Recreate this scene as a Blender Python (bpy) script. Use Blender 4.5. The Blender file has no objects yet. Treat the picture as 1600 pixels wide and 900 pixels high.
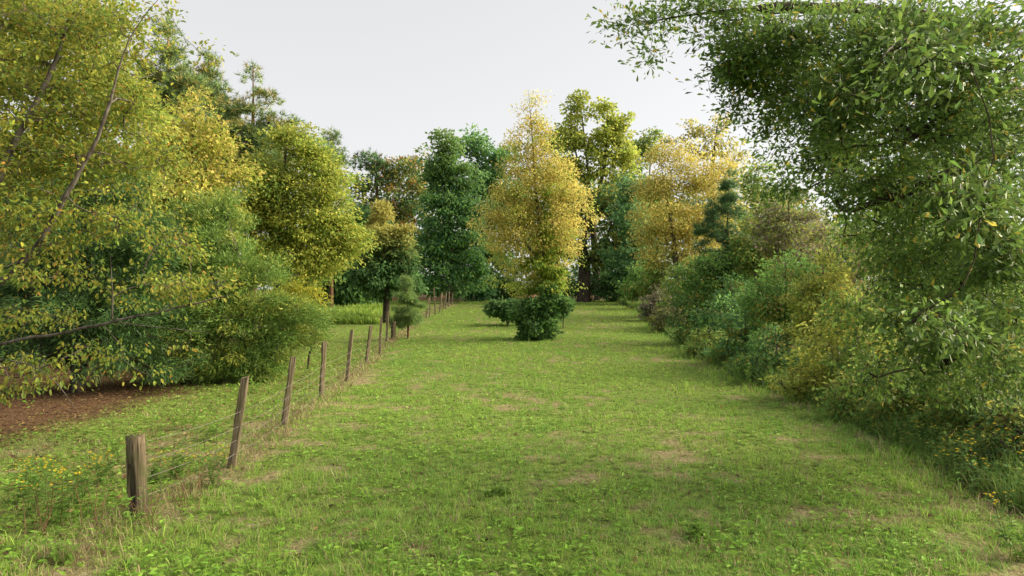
import bpy, math
import numpy as np
from mathutils import Vector

# ------------------------------------------------------------------ camera, sky, sun, exposure
sc = bpy.context.scene
C = sc.collection
F = 1067.0            # focal length in photo pixels (1600 wide)
CAMZ = 2.6
cd = bpy.data.cameras.new('camera'); cam = bpy.data.objects.new('camera', cd); C.objects.link(cam)
cam.location = (0, 0, CAMZ); cam.rotation_euler = (math.radians(90.15), 0, 0)
cd.sensor_width = 36; cd.lens = 24.0; cd.clip_start = 0.05; cd.clip_end = 5000
sc.camera = cam

SUN_AZ, SUN_EL = 80.0, 26.0
w = bpy.data.worlds.new('World'); sc.world = w; w.use_nodes = True
nt = w.node_tree; nt.nodes.clear()
wo = nt.nodes.new('ShaderNodeOutputWorld'); wb = nt.nodes.new('ShaderNodeBackground'); sk = nt.nodes.new('ShaderNodeTexSky')
sk.sky_type = 'NISHITA'; sk.sun_disc = False
sk.sun_elevation = math.radians(SUN_EL); sk.sun_rotation = math.radians(SUN_AZ)
sk.dust_density = 1.6; sk.air_density = 1.0; sk.ozone_density = 1.0
hs = nt.nodes.new('ShaderNodeHueSaturation'); hs.inputs['Saturation'].default_value = 0.22
mx = nt.nodes.new('ShaderNodeMix'); mx.data_type = 'RGBA'; mx.inputs[0].default_value = 0.6
mx.inputs[7].default_value = (4.0, 3.92, 3.84, 1)      # thin even cloud veil over the clear sky
nt.links.new(sk.outputs[0], hs.inputs['Color']); nt.links.new(hs.outputs[0], mx.inputs[6])
nt.links.new(mx.outputs[2], wb.inputs[0]); wb.inputs[1].default_value = 0.0735
nt.links.new(wb.outputs[0], wo.inputs[0])

sl = bpy.data.lights.new('sun', 'SUN'); so = bpy.data.objects.new('sun', sl); C.objects.link(so)
sl.energy = 4.6; sl.angle = math.radians(60); sl.color = (1.0, 0.86, 0.62)
az, el = math.radians(SUN_AZ), math.radians(SUN_EL)
tosun = Vector((math.sin(az) * math.cos(el), math.cos(az) * math.cos(el), math.sin(el)))
so.rotation_euler = tosun.to_track_quat('Z', 'Y').to_euler(); so.location = tosun * 60

sc.view_settings.view_transform = 'Standard'; sc.view_settings.look = 'None'
sc.view_settings.gamma = 1.0; sc.view_settings.exposure = 1.62
sc.render.engine = 'CYCLES'
cy = sc.cycles
cy.use_denoising = True; cy.max_bounces = 6; cy.diffuse_bounces = 4; cy.glossy_bounces = 2
cy.transmission_bounces = 4; cy.transparent_max_bounces = 4; cy.sample_clamp_indirect = 4.0
cy.caustics_reflective = False; cy.caustics_refractive = False

# ------------------------------------------------------------------ helpers
_seed = [7]
def RNG(s=None):
    _seed[0] += 1
    return np.random.default_rng(_seed[0] if s is None else s)

_lat = np.random.default_rng(99).random((256, 256))
def vnoise(x, y, s):
    u = np.asarray(x) / s + 1000.37; v = np.asarray(y) / s + 1000.71
    i = np.floor(u).astype(int); j = np.floor(v).astype(int); a = u - i; b = v - j
    a = a * a * (3 - 2 * a); b = b * b * (3 - 2 * b)
    g = lambda p, q: _lat[p % 256, q % 256]
    return (g(i, j) * (1 - a) + g(i + 1, j) * a) * (1 - b) + (g(i, j + 1) * (1 - a) + g(i + 1, j + 1) * a) * b
def fbm(x, y, s):
    return 0.5 * vnoise(x, y, s) + 0.3 * vnoise(x, y, s * 0.47) + 0.2 * vnoise(x, y, s * 0.21)
def sstep(a, b, x):
    t = np.clip((np.asarray(x, float) - a) / (b - a), 0, 1); return t * t * (3 - 2 * t)

def H(x, y):                                   # terrain height
    x = np.asarray(x, float); y = np.asarray(y, float)
    z = 1.2 * sstep(42, 84, y) + 1.5 * sstep(90, 240, y)
    z = z - 0.12 * sstep(-4.6, -7.5, x) * (1 - sstep(30, 60, y))
    z = z + 0.10 * (vnoise(x, y, 6.0) - 0.5) * sstep(0, 8, np.abs(y) + np.abs(x)) + 0.04 * (vnoise(x, y, 1.7) - 0.5)
    return z
def at(px, py, d):                             # a photo position at a distance, in metres
    return np.array([(px - 800.0) / F * d, d, CAMZ - (py - 453.0) / F * d])
def gz(x, y): return float(H(x, y))

MESHES = {}
def mesh(name, V, faces, mat, col=None, smooth=False, attrs=None):
    """faces: list of int arrays (n,k)"""
    me = bpy.data.meshes.new(name)
    V = np.asarray(V, np.float32)
    me.vertices.add(len(V)); me.vertices.foreach_set('co', V.ravel())
    faces = [np.asarray(f, np.int32) for f in faces if len(f)]
    nl = sum(f.size for f in faces); npoly = sum(len(f) for f in faces)
    me.loops.add(nl); me.loops.foreach_set('vertex_index', np.concatenate([f.ravel() for f in faces]))
    me.polygons.add(npoly)
    tot = np.concatenate([np.full(len(f), f.shape[1], np.int32) for f in faces])
    st = np.concatenate([[0], np.cumsum(tot)[:-1]]).astype(np.int32)
    me.polygons.foreach_set('loop_start', st); me.polygons.foreach_set('loop_total', tot)
    me.polygons.foreach_set('use_smooth', np.full(npoly, smooth))
    if col is not None:
        a = me.color_attributes.new('lc', 'FLOAT_COLOR', 'POINT')
        c4 = np.ones((len(V), 4), np.float32); c4[:, :3] = col; a.data.foreach_set('color', c4.ravel())
    for k, v in (attrs or {}).items():
        a = me.attributes.new(k, 'FLOAT', 'POINT'); a.data.foreach_set('value', np.asarray(v, np.float32))
    me.update(calc_edges=True); me.validate()
    if mat is not None: me.materials.append(mat)
    return me
def obj(name, me, parent=None, kind=None, label=None):
    o = bpy.data.objects.new(name, me); C.objects.link(o)
    if parent is not None: o.parent = parent
    if kind: o['kind'] = kind
    if label: o['label'] = label
    return o
def thing(name, label, cat, loc, group=None):
    o = bpy.data.objects.new(name, None); C.objects.link(o); o.location = loc; o.empty_display_size = 0.2
    o['label'] = label; o['category'] = cat
    if group: o['group'] = group
    return o
def copy_thing(root, loc, rz, s, label, group=None):
    r = root.copy(); C.objects.link(r); r.location = loc; r.rotation_euler = (0, 0, rz); r.scale = (s, s, s); r['label'] = label
    if group: r['group'] = group
    for ch in list(root.children):
        c = ch.copy(); C.objects.link(c); c.parent = r
    return r

# ------------------------------------------------------------------ materials
def newmat(name):
    m = bpy.data.materials.new(name); m.use_nodes = True; m.node_tree.nodes.clear(); return m, m.node_tree
def leafmat(name, trans=0.4, rough=0.5, spec=0.3, objrand=False):
    m, t = newmat(name); N = t.nodes.new; L = t.links.new
    out = N('ShaderNodeOutputMaterial'); p = N('ShaderNodeBsdfPrincipled'); tr = N('ShaderNodeBsdfTranslucent'); mix = N('ShaderNodeMixShader')
    at_ = N('ShaderNodeAttribute'); at_.attribute_name = 'lc'
    src = at_.outputs['Color']
    tc = N('ShaderNodeTexCoord'); nz = N('ShaderNodeTexNoise'); nz.inputs['Scale'].default_value = 14.0; L(tc.outputs['Object'], nz.inputs['Vector'])
    mr = N('ShaderNodeMapRange'); mr.inputs[3].default_value = 0.75; mr.inputs[4].default_value = 1.25; L(nz.outputs[0], mr.inputs[0])
    mul = N('ShaderNodeMix'); mul.data_type = 'RGBA'; mul.blend_type = 'MULTIPLY'; mul.inputs[0].default_value = 1.0
    L(src, mul.inputs[6]); L(mr.outputs[0], mul.inputs[7])
    res = mul.outputs[2]
    if objrand:
        oi = N('ShaderNodeObjectInfo'); hv = N('ShaderNodeHueSaturation')
        m2 = N('ShaderNodeMapRange'); m2.inputs[3].default_value = 0.65; m2.inputs[4].default_value = 1.15; L(oi.outputs['Random'], m2.inputs[0])
        m3 = N('ShaderNodeMapRange'); m3.inputs[3].default_value = 0.47; m3.inputs[4].default_value = 0.52; L(oi.outputs['Random'], m3.inputs[0])
        L(res, hv.inputs['Color']); L(m2.outputs[0], hv.inputs['Value']); L(m3.outputs[0], hv.inputs['Hue']); res = hv.outputs[0]
    L(res, p.inputs['Base Color']); p.inputs['Roughness'].default_value = rough; p.inputs['Specular IOR Level'].default_value = spec
    gm = N('ShaderNodeGamma'); gm.inputs[1].default_value = 0.9; L(res, gm.inputs[0]); L(gm.outputs[0], tr.inputs['Color'])
    mix.inputs[0].default_value = trans; L(p.outputs[0], mix.inputs[1]); L(tr.outputs[0], mix.inputs[2]); L(mix.outputs[0], out.inputs[0])
    return m
M_leaf = leafmat('leaf_matte', 0.48, 0.6, 0.2)
M_oak = leafmat('leaf_glossy', 0.45, 0.42, 0.3)
M_oak1 = leafmat('leaf_glossy_single', 0.34, 0.42, 0.3, True)
M_elm1 = leafmat('leaf_matte_single', 0.42, 0.5, 0.3, True)
M_needle = leafmat('needles', 0.25, 0.5, 0.25)
M_grass = leafmat('grass_blades', 0.4, 0.55, 0.2)
M_flower = leafmat('petals', 0.3, 0.6, 0.1)

def barkmat(name, c1, c2, scale=9.0):
    m, t = newmat(name); N = t.nodes.new; L = t.links.new
    out = N('ShaderNodeOutputMaterial'); p = N('ShaderNodeBsdfPrincipled'); tc = N('ShaderNodeTexCoord'); mp = N('ShaderNodeMapping')
    mp.inputs['Scale'].default_value = (1, 1, 0.25); L(tc.outputs['Object'], mp.inputs[0])
    nz = N('ShaderNodeTexNoise'); nz.inputs['Scale'].default_value = scale; nz.inputs['Detail'].default_value = 6; L(mp.outputs[0], nz.inputs['Vector'])
    cr = N('ShaderNodeValToRGB'); cr.color_ramp.elements[0].color = (*c1, 1); cr.color_ramp.elements[1].color = (*c2, 1)
    cr.color_ramp.elements[0].position = 0.35; cr.color_ramp.elements[1].position = 0.65
    L(nz.outputs[0], cr.inputs[0]); L(cr.outputs[0], p.inputs['Base Color']); p.inputs['Roughness'].default_value = 0.9
    p.inputs['Specular IOR Level'].default_value = 0.1
    bp = N('ShaderNodeBump'); bp.inputs['Strength'].default_value = 0.6; bp.inputs['Distance'].default_value = 0.03; L(nz.outputs[0], bp.inputs['Height']); L(bp.outputs[0], p.inputs['Normal'])
    L(p.outputs[0], out.inputs[0]); return m
M_bark = barkmat('bark_grey', (0.045, 0.036, 0.03), (0.16, 0.14, 0.12))
M_barkd = barkmat('bark_dark', (0.022, 0.017, 0.014), (0.09, 0.07, 0.055))
M_barkr = barkmat('bark_red', (0.07, 0.035, 0.02), (0.24, 0.14, 0.085))

# ------------------------------------------------------------------ leaf and needle builders
SHAPES = {   # midrib-folded outlines: (t along, half width)
    'rhomb': [(0.45, 0.5)],
    'elm': [(0.28, 0.42), (0.68, 0.36)],
    'oak': [(0.30, 0.16), (0.74, 0.48)],
    'lance': [(0.30, 0.5), (0.65, 0.38)],
}
def unit(v): return v / np.maximum(np.linalg.norm(v, axis=-1, keepdims=True), 1e-9)
def leaves(P, A, N, L, W, shape, rng, fold=0.25, curl=0.15):
    """leaf blades: base P, axis A, normal N, length L, width W"""
    n = len(P); A = unit(A); S = unit(np.cross(A, N)); N = np.cross(S, A)
    pr = SHAPES[shape]; k = len(pr); L = L[:, None]; W = W[:, None]
    cols = [P]
    for t, h in pr: cols.append(P + A * L * t - S * W * h + N * W * fold * h - N * L * curl * t * t)
    cols.append(P + A * L - N * L * curl)
    for t, h in reversed(pr): cols.append(P + A * L * t + S * W * h + N * W * fold * h - N * L * curl * t * t)
    m = len(cols); V = np.stack(cols, 1).reshape(-1, 3)
    b = (np.arange(n) * m)[:, None]
    f1 = b + np.arange(0, k + 2)[None]
    f2 = b + np.array([0] + list(range(k + 1, 2 * k + 2)))[None]
    return V, np.concatenate([f1, f2]), m
def blades(P, A, L, W, rng, bend=0.35):
    n = len(P); A = unit(A); S = unit(np.cross(A, rng.normal(size=(n, 3)))); L = L[:, None]; W = W[:, None]
    B = rng.normal(size=(n, 3)); B[:, 2] = -0.6; B = unit(B) * bend * L * rng.random((n, 1))
    m = P + A * L * .55 + B * .25; t = P + A * L * .95 + B
    V = np.stack([P - S * W * .5, P + S * W * .5, m + S * W * .42, t, m - S * W * .42], 1).reshape(-1, 3); b = np.arange(n)[:, None] * 5
    return V, [b + np.array([[0, 1, 2, 4]]), b + np.array([[4, 2, 3]])], 5
def slivers(P, A, L, W, rng):
    n = len(P); A = unit(A); S = unit(np.cross(A, rng.normal(size=(n, 3))))
    V = np.stack([P - S * W[:, None] * .5, P + S * W[:, None] * .5, P + A * L[:, None]], 1).reshape(-1, 3)
    return V, np.arange(3 * n).reshape(n, 3), 3

def pal(rng, n, cols, wts=None):
    cols = np.array(cols, float); i = rng.choice(len(cols), n, p=wts); return cols[i]

# ------------------------------------------------------------------ branch skeletons
def tubes(chains, k=5):
    """chains: list of (pts(n,3), radii(n)) -> V, F"""
    Vs, Fs, off = [], [], 0
    ang = np.linspace(0, 2 * np.pi, k, endpoint=False); ca, sa = np.cos(ang), np.sin(ang)
    for pts, r in chains:
        pts = np.asarray(pts, float); r = np.asarray(r, float); n = len(pts)
        T = np.gradient(pts, axis=0); T = unit(T)
        ref = np.array([1.0, 0.3, 0.1]) if abs(T[:, 2]).mean() > 0.7 else np.array([0.1, 0.2, 1.0])
        U = unit(np.cross(T, ref)); W_ = np.cross(T, U)
        ring = pts[:, None] + r[:, None, None] * (U[:, None] * ca[None, :, None] + W_[:, None] * sa[None, :, None])
        Vs.append(ring.reshape(-1, 3))
        i = np.arange(n - 1)[:, None] * k; j = np.arange(k)[None]; j2 = (j + 1) % k
        Fs.append((np.stack([i + j, i + j2, i + k + j2, i + k + j], -1)).reshape(-1, 4) + off)
        off += n * k
    return np.concatenate(Vs), np.concatenate(Fs)

def poly(pts, seg, rng, wob=0.0):
    """resample a control polyline smoothly"""
    pts = np.asarray(pts, float); d = np.concatenate([[0], np.cumsum(np.linalg.norm(np.diff(pts, axis=0), axis=1))])
    n = max(3, int(d[-1] / seg) + 1); s = np.linspace(0, d[-1], n)
    out = np.stack([np.interp(s, d, pts[:, i]) for i in range(3)], 1)
    for _ in range(2): out[1:-1] = 0.25 * out[:-2] + 0.5 * out[1:-1] + 0.25 * out[2:]
    if wob: out[1:-1] += rng.normal(size=(n - 2, 3)) * wob
    return out

def grow(trunks, tips, rng, r_base, r_tip, seg, sag=0.15, up=0.6, start=0.25, wob=0.10, p=0.5):
    """greedy branching: tips join the nearest sensible node. Returns list of chains, trunk chains first"""
    node = []; par = []; chains = []; tstart = []
    for ti, tp in enumerate(trunks):
        ids = []
        prev = -1
        if ti > 0:          # later stems spring from the nearest point of earlier ones
            dd = np.linalg.norm(np.array(node) - tp[0], axis=1); prev = int(dd.argmin())
        for i, q in enumerate(tp):
            node.append(q); par.append(prev if i == 0 else len(node) - 2); ids.append(len(node) - 1)
        chains.append(([prev] if prev >= 0 else []) + ids)
    z0 = trunks[0][0][2]; ht = max(t[:, 2].max() for t in trunks) - z0
    N = np.array(node); ok = N[:, 2] > z0 + start * ht
    if not ok.any(): ok[:] = True
    tips = np.asarray(tips)
    dist = np.min(np.linalg.norm(tips[:, None] - N[None, ok], axis=2), axis=1)
    for ci in np.argsort(dist):
        c = tips[ci]; v = c[None] - N; dl = np.linalg.norm(v, axis=1)
        cost = dl + up * np.maximum(0, -v[:, 2] + 0.35 * np.linalg.norm(v[:, :2], axis=1)) + np.where(ok, 0, 1e6)
        j = int(cost.argmin()); a = N[j]; ln = dl[j]
        n = max(2, int(ln / seg) + 1); t = np.linspace(0, 1, n + 1)[1:, None]
        q = a + (c - a) * t; q[:, 2] += -sag * ln * (np.sin(np.pi * t[:, 0])) * (0.4 + 0.6 * rng.random())
        if par[j] >= 0:
            tg = N[j] - N[par[j]]; tg = tg / max(np.linalg.norm(tg), 1e-6); q = q + tg * ln * 0.55 * t * (1 - t) ** 1.5
        q[:-1] += np.cumsum(rng.normal(size=(n, 3)) * wob * ln / n, axis=0)[:-1] * np.sin(np.pi * t[:-1])
        base = len(N); N = np.concatenate([N, q]); ok = np.concatenate([ok, np.ones(n, bool)])
        par += [j] + list(range(base, base + n - 1)); chains.append([j] + list(range(base, base + n)))
    cnt = np.zeros(len(N)); haschild = np.zeros(len(N), bool)
    for i, p_ in enumerate(par):
        if p_ >= 0: haschild[p_] = True
    for i in range(len(N) - 1, -1, -1):      # children have larger ids than parents except stems; fine for counts
        if not haschild[i]: cnt[i] = max(cnt[i], 1)
        if par[i] >= 0: cnt[par[i]] += cnt[i]
    r = r_tip * np.maximum(cnt, 1) ** p
    r = r * min(1.0, 1e9)
    sc_ = r_base / max(r[0], 1e-6); r = r * (1 + (sc_ - 1) * np.clip((r - r_tip) / max(r[0] - r_tip, 1e-9), 0, 1))
    out = []
    for c in chains:
        rr = r[c].copy()
        if len(rr) > 1 and par[c[1]] == c[0]: rr[0] = min(rr[0], rr[1] * 1.15)
        rr[-1] *= 0.6
        out.append((N[c], rr))
    return out

def lobes_world(lobes, d, dk=0.9):
    out = []
    for l in lobes:
        px, py, rx, ry = l[:4]; dd = l[4] if len(l) > 4 and l[4] else d; wt = l[5] if len(l) > 5 else 1.0
        c = at(px, py, dd); R = np.array([rx / F * dd, max(rx, ry * 0.6) / F * dd * dk, ry / F * dd])
        out.append((c, R, wt))
    return out

def sample_lobes(lw, n, rng, shell=0.45):
    wts = np.array([np.prod(R) ** (2 / 3) * wt for c, R, wt in lw]); wts /= wts.sum()
    cnt = rng.multinomial(n, wts); out = []
    for (c, R, wt), k in zip(lw, cnt):
        u = unit(rng.normal(size=(k, 3))) * (rng.random((k, 1)) ** shell)
        out.append(c + u * R)
    return np.concatenate(out)

def tree(name, label, cat, d, base, lobes, cols, wts=None, nclump=90, nleaf=6000, L=0.3, W=0.16, shape='rhomb', cr=None,
         trunk=None, tr=0.2, bark=None, mat=None, group=None, kind='leaf', dk=0.9, flat=0.55, tint=None, droop=0.3,
         trunk_sides=7, rtip=0.012, rmin=0.0, seg=0.8, sag=0.12, up=0.6, start=0.25, shell=0.5, stems=None, singles=0, single_mat=None, seed=None, crown='crown', trunk_name='trunk', upn=0.6):
    """base: photo x of the stem foot at distance d; trunk: photo polyline [(px,py,(d))] up the stem"""
    rng = RNG(seed)
    bx = (base - 800.0) / F * d; bz = gz(bx, d); root = thing(name, label, cat, (bx, d, bz), group); O = np.array([bx, d, bz])
    lw = lobes_world(lobes, d, dk)
    tips = sample_lobes(lw, nclump, rng, shell)
    tips[:, 2] = np.maximum(tips[:, 2], H(tips[:, 0], tips[:, 1]) + 0.12 * (1 + rng.random(len(tips))))
    top = max(c[2] + R[2] * 0.7 for c, R, _ in lw); mid = np.mean([c for c, R, _ in lw], axis=0)
    if trunk is None:
        tc = max(lw, key=lambda q: q[0][2]); tp = [[bx, d, bz - 0.15], [bx * 0.75 + tc[0][0] * 0.25, d, bz + (top - bz) * 0.45], [tc[0][0], tc[0][1], top - 0.1]]
    else:
        tp = [[bx, d, bz - 0.15]] + [list(at(q[0], q[1], q[2] if len(q) > 2 else d)) for q in trunk]
    tr_pts = [poly(tp, seg, rng, 0.02 * seg)]
    for s in (stems or []): tr_pts.append(poly([at(q[0], q[1], q[2] if len(q) > 2 else d) for q in s], seg, rng, 0.03 * seg))
    ch = grow(tr_pts, tips, rng, tr, rtip, seg, sag, up, start)
    nst = len(tr_pts)
    # stem flare and parts
    p0, r0 = ch[0]; r0 = r0.copy(); r0[0] *= 1.35
    V, Fq = tubes([(p0 - O, r0)], max(trunk_sides, 8)); obj(trunk_name, mesh(trunk_name, V, [Fq], bark or M_bark, smooth=True), root)
    for p_, r_ in ch[1:nst]:
        V, Fq = tubes([(p_ - O, r_)], 7); obj('limb', mesh('limb', V, [Fq], bark or M_bark, smooth=True), root)
    rest = [(p_ - O, r_) for p_, r_ in ch[nst:] if r_.max() > rmin]
    if d < 15:
        for c_ in tips:
            for _ in range(4):
                e_ = unit(rng.normal(size=3)) * (cr or .4) * (.6 + .4 * rng.random()); e_[2] *= flat; m_ = e_ * .5 + rng.normal(size=3) * .04
                rest.append((np.array([c_ - O, c_ + m_ - O, c_ + e_ - O]), np.array([.0035, .0026, .0014])))
    if rest:
        V, Fq = tubes(rest, 4 if d > 20 else 3); obj('branches', mesh('branches', V, [Fq], bark or M_bark, smooth=True), root, 'stuff')
    # foliage
    size = np.mean([np.prod(R) ** (1 / 3) for c, R, _ in lw]); cr = cr or size * 0.45
    ncl = len(tips); cen = np.mean([c for c, R, _ in lw], axis=0)
    own = rng.integers(0, ncl, nleaf); csz = cr * (0.6 + 0.8 * rng.random(ncl))
    off = rng.normal(size=(nleaf, 3)); off = unit(off) * rng.random((nleaf, 1)) ** 0.45; off[:, 2] *= flat
    P = tips[own] + off * csz[own][:, None]
    P[:, 2] = np.maximum(P[:, 2], H(P[:, 0], P[:, 1]) + 0.03 + 0.1 * rng.random(nleaf))
    outd = unit(P - cen + 1e-6) * 0.5 + unit(off) * 0.7
    col = pal(rng, nleaf, cols, wts) * (0.75 + 0.5 * rng.random((ncl, 1))[own]) * (0.8 + 0.4 * rng.random((nleaf, 1)))
    if tint is not None: col = tint(col, P, rng, own)
    Ls = L * (0.65 + 0.7 * rng.random(nleaf)); Ws = W * Ls / L
    if kind == 'leaf':
        A = outd + rng.normal(size=(nleaf, 3)) * 0.6; A[:, 2] -= droop
        Nn = rng.normal(size=(nleaf, 3)) * 0.6 + outd * 0.35; Nn[:, 2] += upn
        if singles:
            near = np.argsort(P[:, 1] + np.where((P[:, 1] < 3) | (np.abs(P[:, 0] / P[:, 1]) > 0.74) | (np.abs((P[:, 2] - CAMZ) / P[:, 1]) > 0.41), 1000, 0))[:singles]
            keep = np.ones(nleaf, bool); keep[near] = False
        else: keep = np.ones(nleaf, bool)
        V, Fq, m = leaves(P[keep] - O, A[keep], Nn[keep], Ls[keep], Ws[keep], shape, rng)
        co = obj(crown, mesh(crown, V, [Fq], mat or M_leaf, np.repeat(col[keep], m, 0)), root, 'stuff')
        if singles:
            protos = []
            for q in range(6):
                c1 = pal(rng, 1, cols, wts); one = np.array([1.0])
                V, Fq, m = leaves(np.zeros((1, 3)), np.array([[0, 1.0, 0]]), np.array([[0, 0, 1.0]]), one, one * W / L, shape, rng, 0.2, 0.1 + 0.04 * q)
                protos.append(mesh('leaf', V, [Fq], single_mat or mat, np.repeat(c1, m, 0)))
            for i in near:
                a = Vector(unit(A[i])); nn = Vector(Nn[i]); s = a.cross(nn).normalized(); nn = s.cross(a)
                lo = obj('leaf', protos[int(rng.integers(6))], root)
                from mathutils import Matrix
                Mx = Matrix((s, a, nn)).transposed().to_4x4(); lo.matrix_local = Matrix.Translation(Vector(P[i] - O)) @ Mx @ Matrix.Scale(float(Ls[i]), 4)
    elif kind == 'pine':
        K = 13; n = nleaf // K; P = P[:n]; own = own[:n]; o2 = outd[:n]; o2[:, 2] = np.abs(o2[:, 2]) * 0.5 + 0.55
        PP = np.repeat(P, K, 0); A = np.repeat(unit(o2), K, 0) * 0.75 + rng.normal(size=(n * K, 3)) * 0.62
        V, Fq, m = slivers(PP - O, A, np.resize(Ls, n * K), np.resize(Ws, n * K), rng)
        cc = np.repeat(col[:n], K, 0)
        obj(crown, mesh(crown, V, [Fq], M_needle, np.repeat(cc, m, 0)), root, 'stuff')
    elif kind == 'cedar':
        dirs = unit(tips - cen) ; dirs[:, 2] += 0.25; dirs = unit(dirs)
        A = dirs[own] * 0.55 + rng.normal(size=(nleaf, 3)) * 0.42 + unit(off) * 0.45
        V, Fq, m = slivers(P - O, A, Ls, Ws, rng)
        obj(crown, mesh(crown, V, [Fq], M_needle, np.repeat(col, m, 0)), root, 'stuff')
    return root

# ------------------------------------------------------------------ ground
def edge_right(y):    # x of the hedge foot along the right side of the clearing
    return np.interp(y, [0, 6, 8.2, 11.2, 14.8, 20, 27, 41, 62, 80, 90], [5.2, 5.6, 5.9, 6.2, 6.6, 6.5, 7.2, 9.2, 11.6, 12.2, 9.0])
def fence_x(y):
    return np.interp(y, [0, 7.9, 10.1, 12.8, 16.3, 19.1, 23.7, 28, 35, 59, 66, 80], [-4.4, -4.33, -4.14, -4.28, -4.55, -4.6, -5.06, -5.4, -6.3, -7.6, -7.5, -6.6])
def litter(x, y):     # bare, leaf-strewn soil beneath the trees
    x = np.asarray(x, float); y = np.asarray(y, float)
    wob = 2.2 * (fbm(x, y, 3.0) - 0.5)
    bd = np.interp(y, [0, 9, 12, 15.5, 18, 22, 28, 40, 60, 80], [-12, -10.5, -9.2, -8.0, -8.2, -8.6, -10.5, -14, -17, -18])
    l = sstep(bd + 0.5, bd - 0.9, x + wob)
    r = sstep(edge_right(y) + 0.2, edge_right(y) + 1.6, x + 0.5 * wob)
    far = sstep(86, 92, y + 2 * wob)
    return np.clip(np.maximum(np.maximum(l, r * (1 - .55 * sstep(3, 8, x - edge_right(y)))), far), 0, 1)
def dry(x, y):        # worn, straw-coloured patches in the turf
    a = fbm(x, y, 0.4); b = fbm(np.asarray(x) + 40, np.asarray(y) + 9, 4.0)
    e = np.exp(-((np.asarray(x) - fence_x(y) - 0.1) / 0.7) ** 2) * 0.14
    e2 = 0.10 * sstep(2.2, 0.2, edge_right(y) - np.asarray(x)) * sstep(22, 12, y)
    tr_ = 0.05 * np.exp(-((np.asarray(x) + 2.6) / 0.5) ** 2)
    return 0.9 * sstep(0.545, 0.70, a * 0.62 + b * 0.38 + e + e2 + tr_ - 0.05 * sstep(12, 26, np.asarray(y)))

def build_ground():
    nx, ny = 190, 270
    u = np.linspace(-1, 1, nx); X = 12 * u + 700 * np.sign(u) * np.abs(u) ** 5
    v = np.linspace(0, 1, ny); Y = -30 + 36 * v ** 0.6 + 0 * v
    Y = np.concatenate([np.linspace(-60, 3, 12), 3 + 22 * np.linspace(0, 1, 120)[1:] + 0, 25 + (60 * np.linspace(0, 1, 80)[1:]), 85 + 1400 * np.linspace(0, 1, 30)[1:] ** 2.2])
    ny = len(Y); XX, YY = np.meshgrid(X, Y); Z = H(XX, YY)
    V = np.stack([XX, YY, Z], -1).reshape(-1, 3)
    i = np.arange(ny - 1)[:, None] * nx + np.arange(nx - 1)[None]; i = i.ravel()
    Fq = np.stack([i, i + 1, i + nx + 1, i + nx], 1)
    m, t = newmat('meadow_soil'); N = t.nodes.new; Lk = t.links.new
    out = N('ShaderNodeOutputMaterial'); p = N('ShaderNodeBsdfPrincipled'); geo = N('ShaderNodeNewGeometry')
    def noise(s, det=5):
        n = N('ShaderNodeTexNoise'); n.inputs['Scale'].default_value = s; n.inputs['Detail'].default_value = det; Lk(geo.outputs['Position'], n.inputs['Vector']); return n.outputs[0]
    def ramp(src, cs):
        r = N('ShaderNodeValToRGB')
        while len(r.color_ramp.elements) < len(cs): r.color_ramp.elements.new(0.5)
        for e, (pos, c) in zip(r.color_ramp.elements, cs): e.position = pos; e.color = (*c, 1)
        Lk(src, r.inputs[0]); return r.outputs[0]
    def mixc(f, a, b):
        x = N('ShaderNodeMix'); x.data_type = 'RGBA'; Lk(f, x.inputs[0]); Lk(a, x.inputs[6]); Lk(b, x.inputs[7]); return x.outputs[2]
    turf = ramp(noise(7.0, 8), [(0.3, (0.045, 0.06, 0.016)), (0.5, (0.11, 0.17, 0.032)), (0.7, (0.18, 0.23, 0.055))])
    straw = ramp(noise(16.0, 8), [(0.3, (0.11, 0.09, 0.05)), (0.5, (0.22, 0.18, 0.10)), (0.72, (0.36, 0.29, 0.2))])
    lit = ramp(noise(20.0, 8), [(0.3, (0.04, 0.024, 0.014)), (0.5, (0.095, 0.056, 0.033)), (0.75, (0.18, 0.11, 0.06))])
    a1 = N('ShaderNodeAttribute'); a1.attribute_name = 'dry'; a2 = N('ShaderNodeAttribute'); a2.attribute_name = 'litter'
    c = mixc(a2.outputs['Fac'], mixc(a1.outputs['Fac'], turf, straw), lit)
    Lk(c, p.inputs['Base Color']); p.inputs['Roughness'].default_value = 0.95; p.inputs['Specular IOR Level'].default_value = 0.05
    bp = N('ShaderNodeBump'); bp.inputs['Strength'].default_value = 0.8; bp.inputs['Distance'].default_value = 0.05; Lk(noise(24, 6), bp.inputs['Height']); Lk(bp.outputs[0], p.inputs['Normal'])
    Lk(p.outputs[0], out.inputs[0])
    x, y = V[:, 0], V[:, 1]
    o = obj('ground', mesh('ground', V, [Fq], m, smooth=True, attrs={'dry': dry(x, y), 'litter': litter(x, y)}), None, 'structure')
    o['label'] = 'mown grass clearing with worn straw patches between two tree lines'
build_ground()

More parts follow.
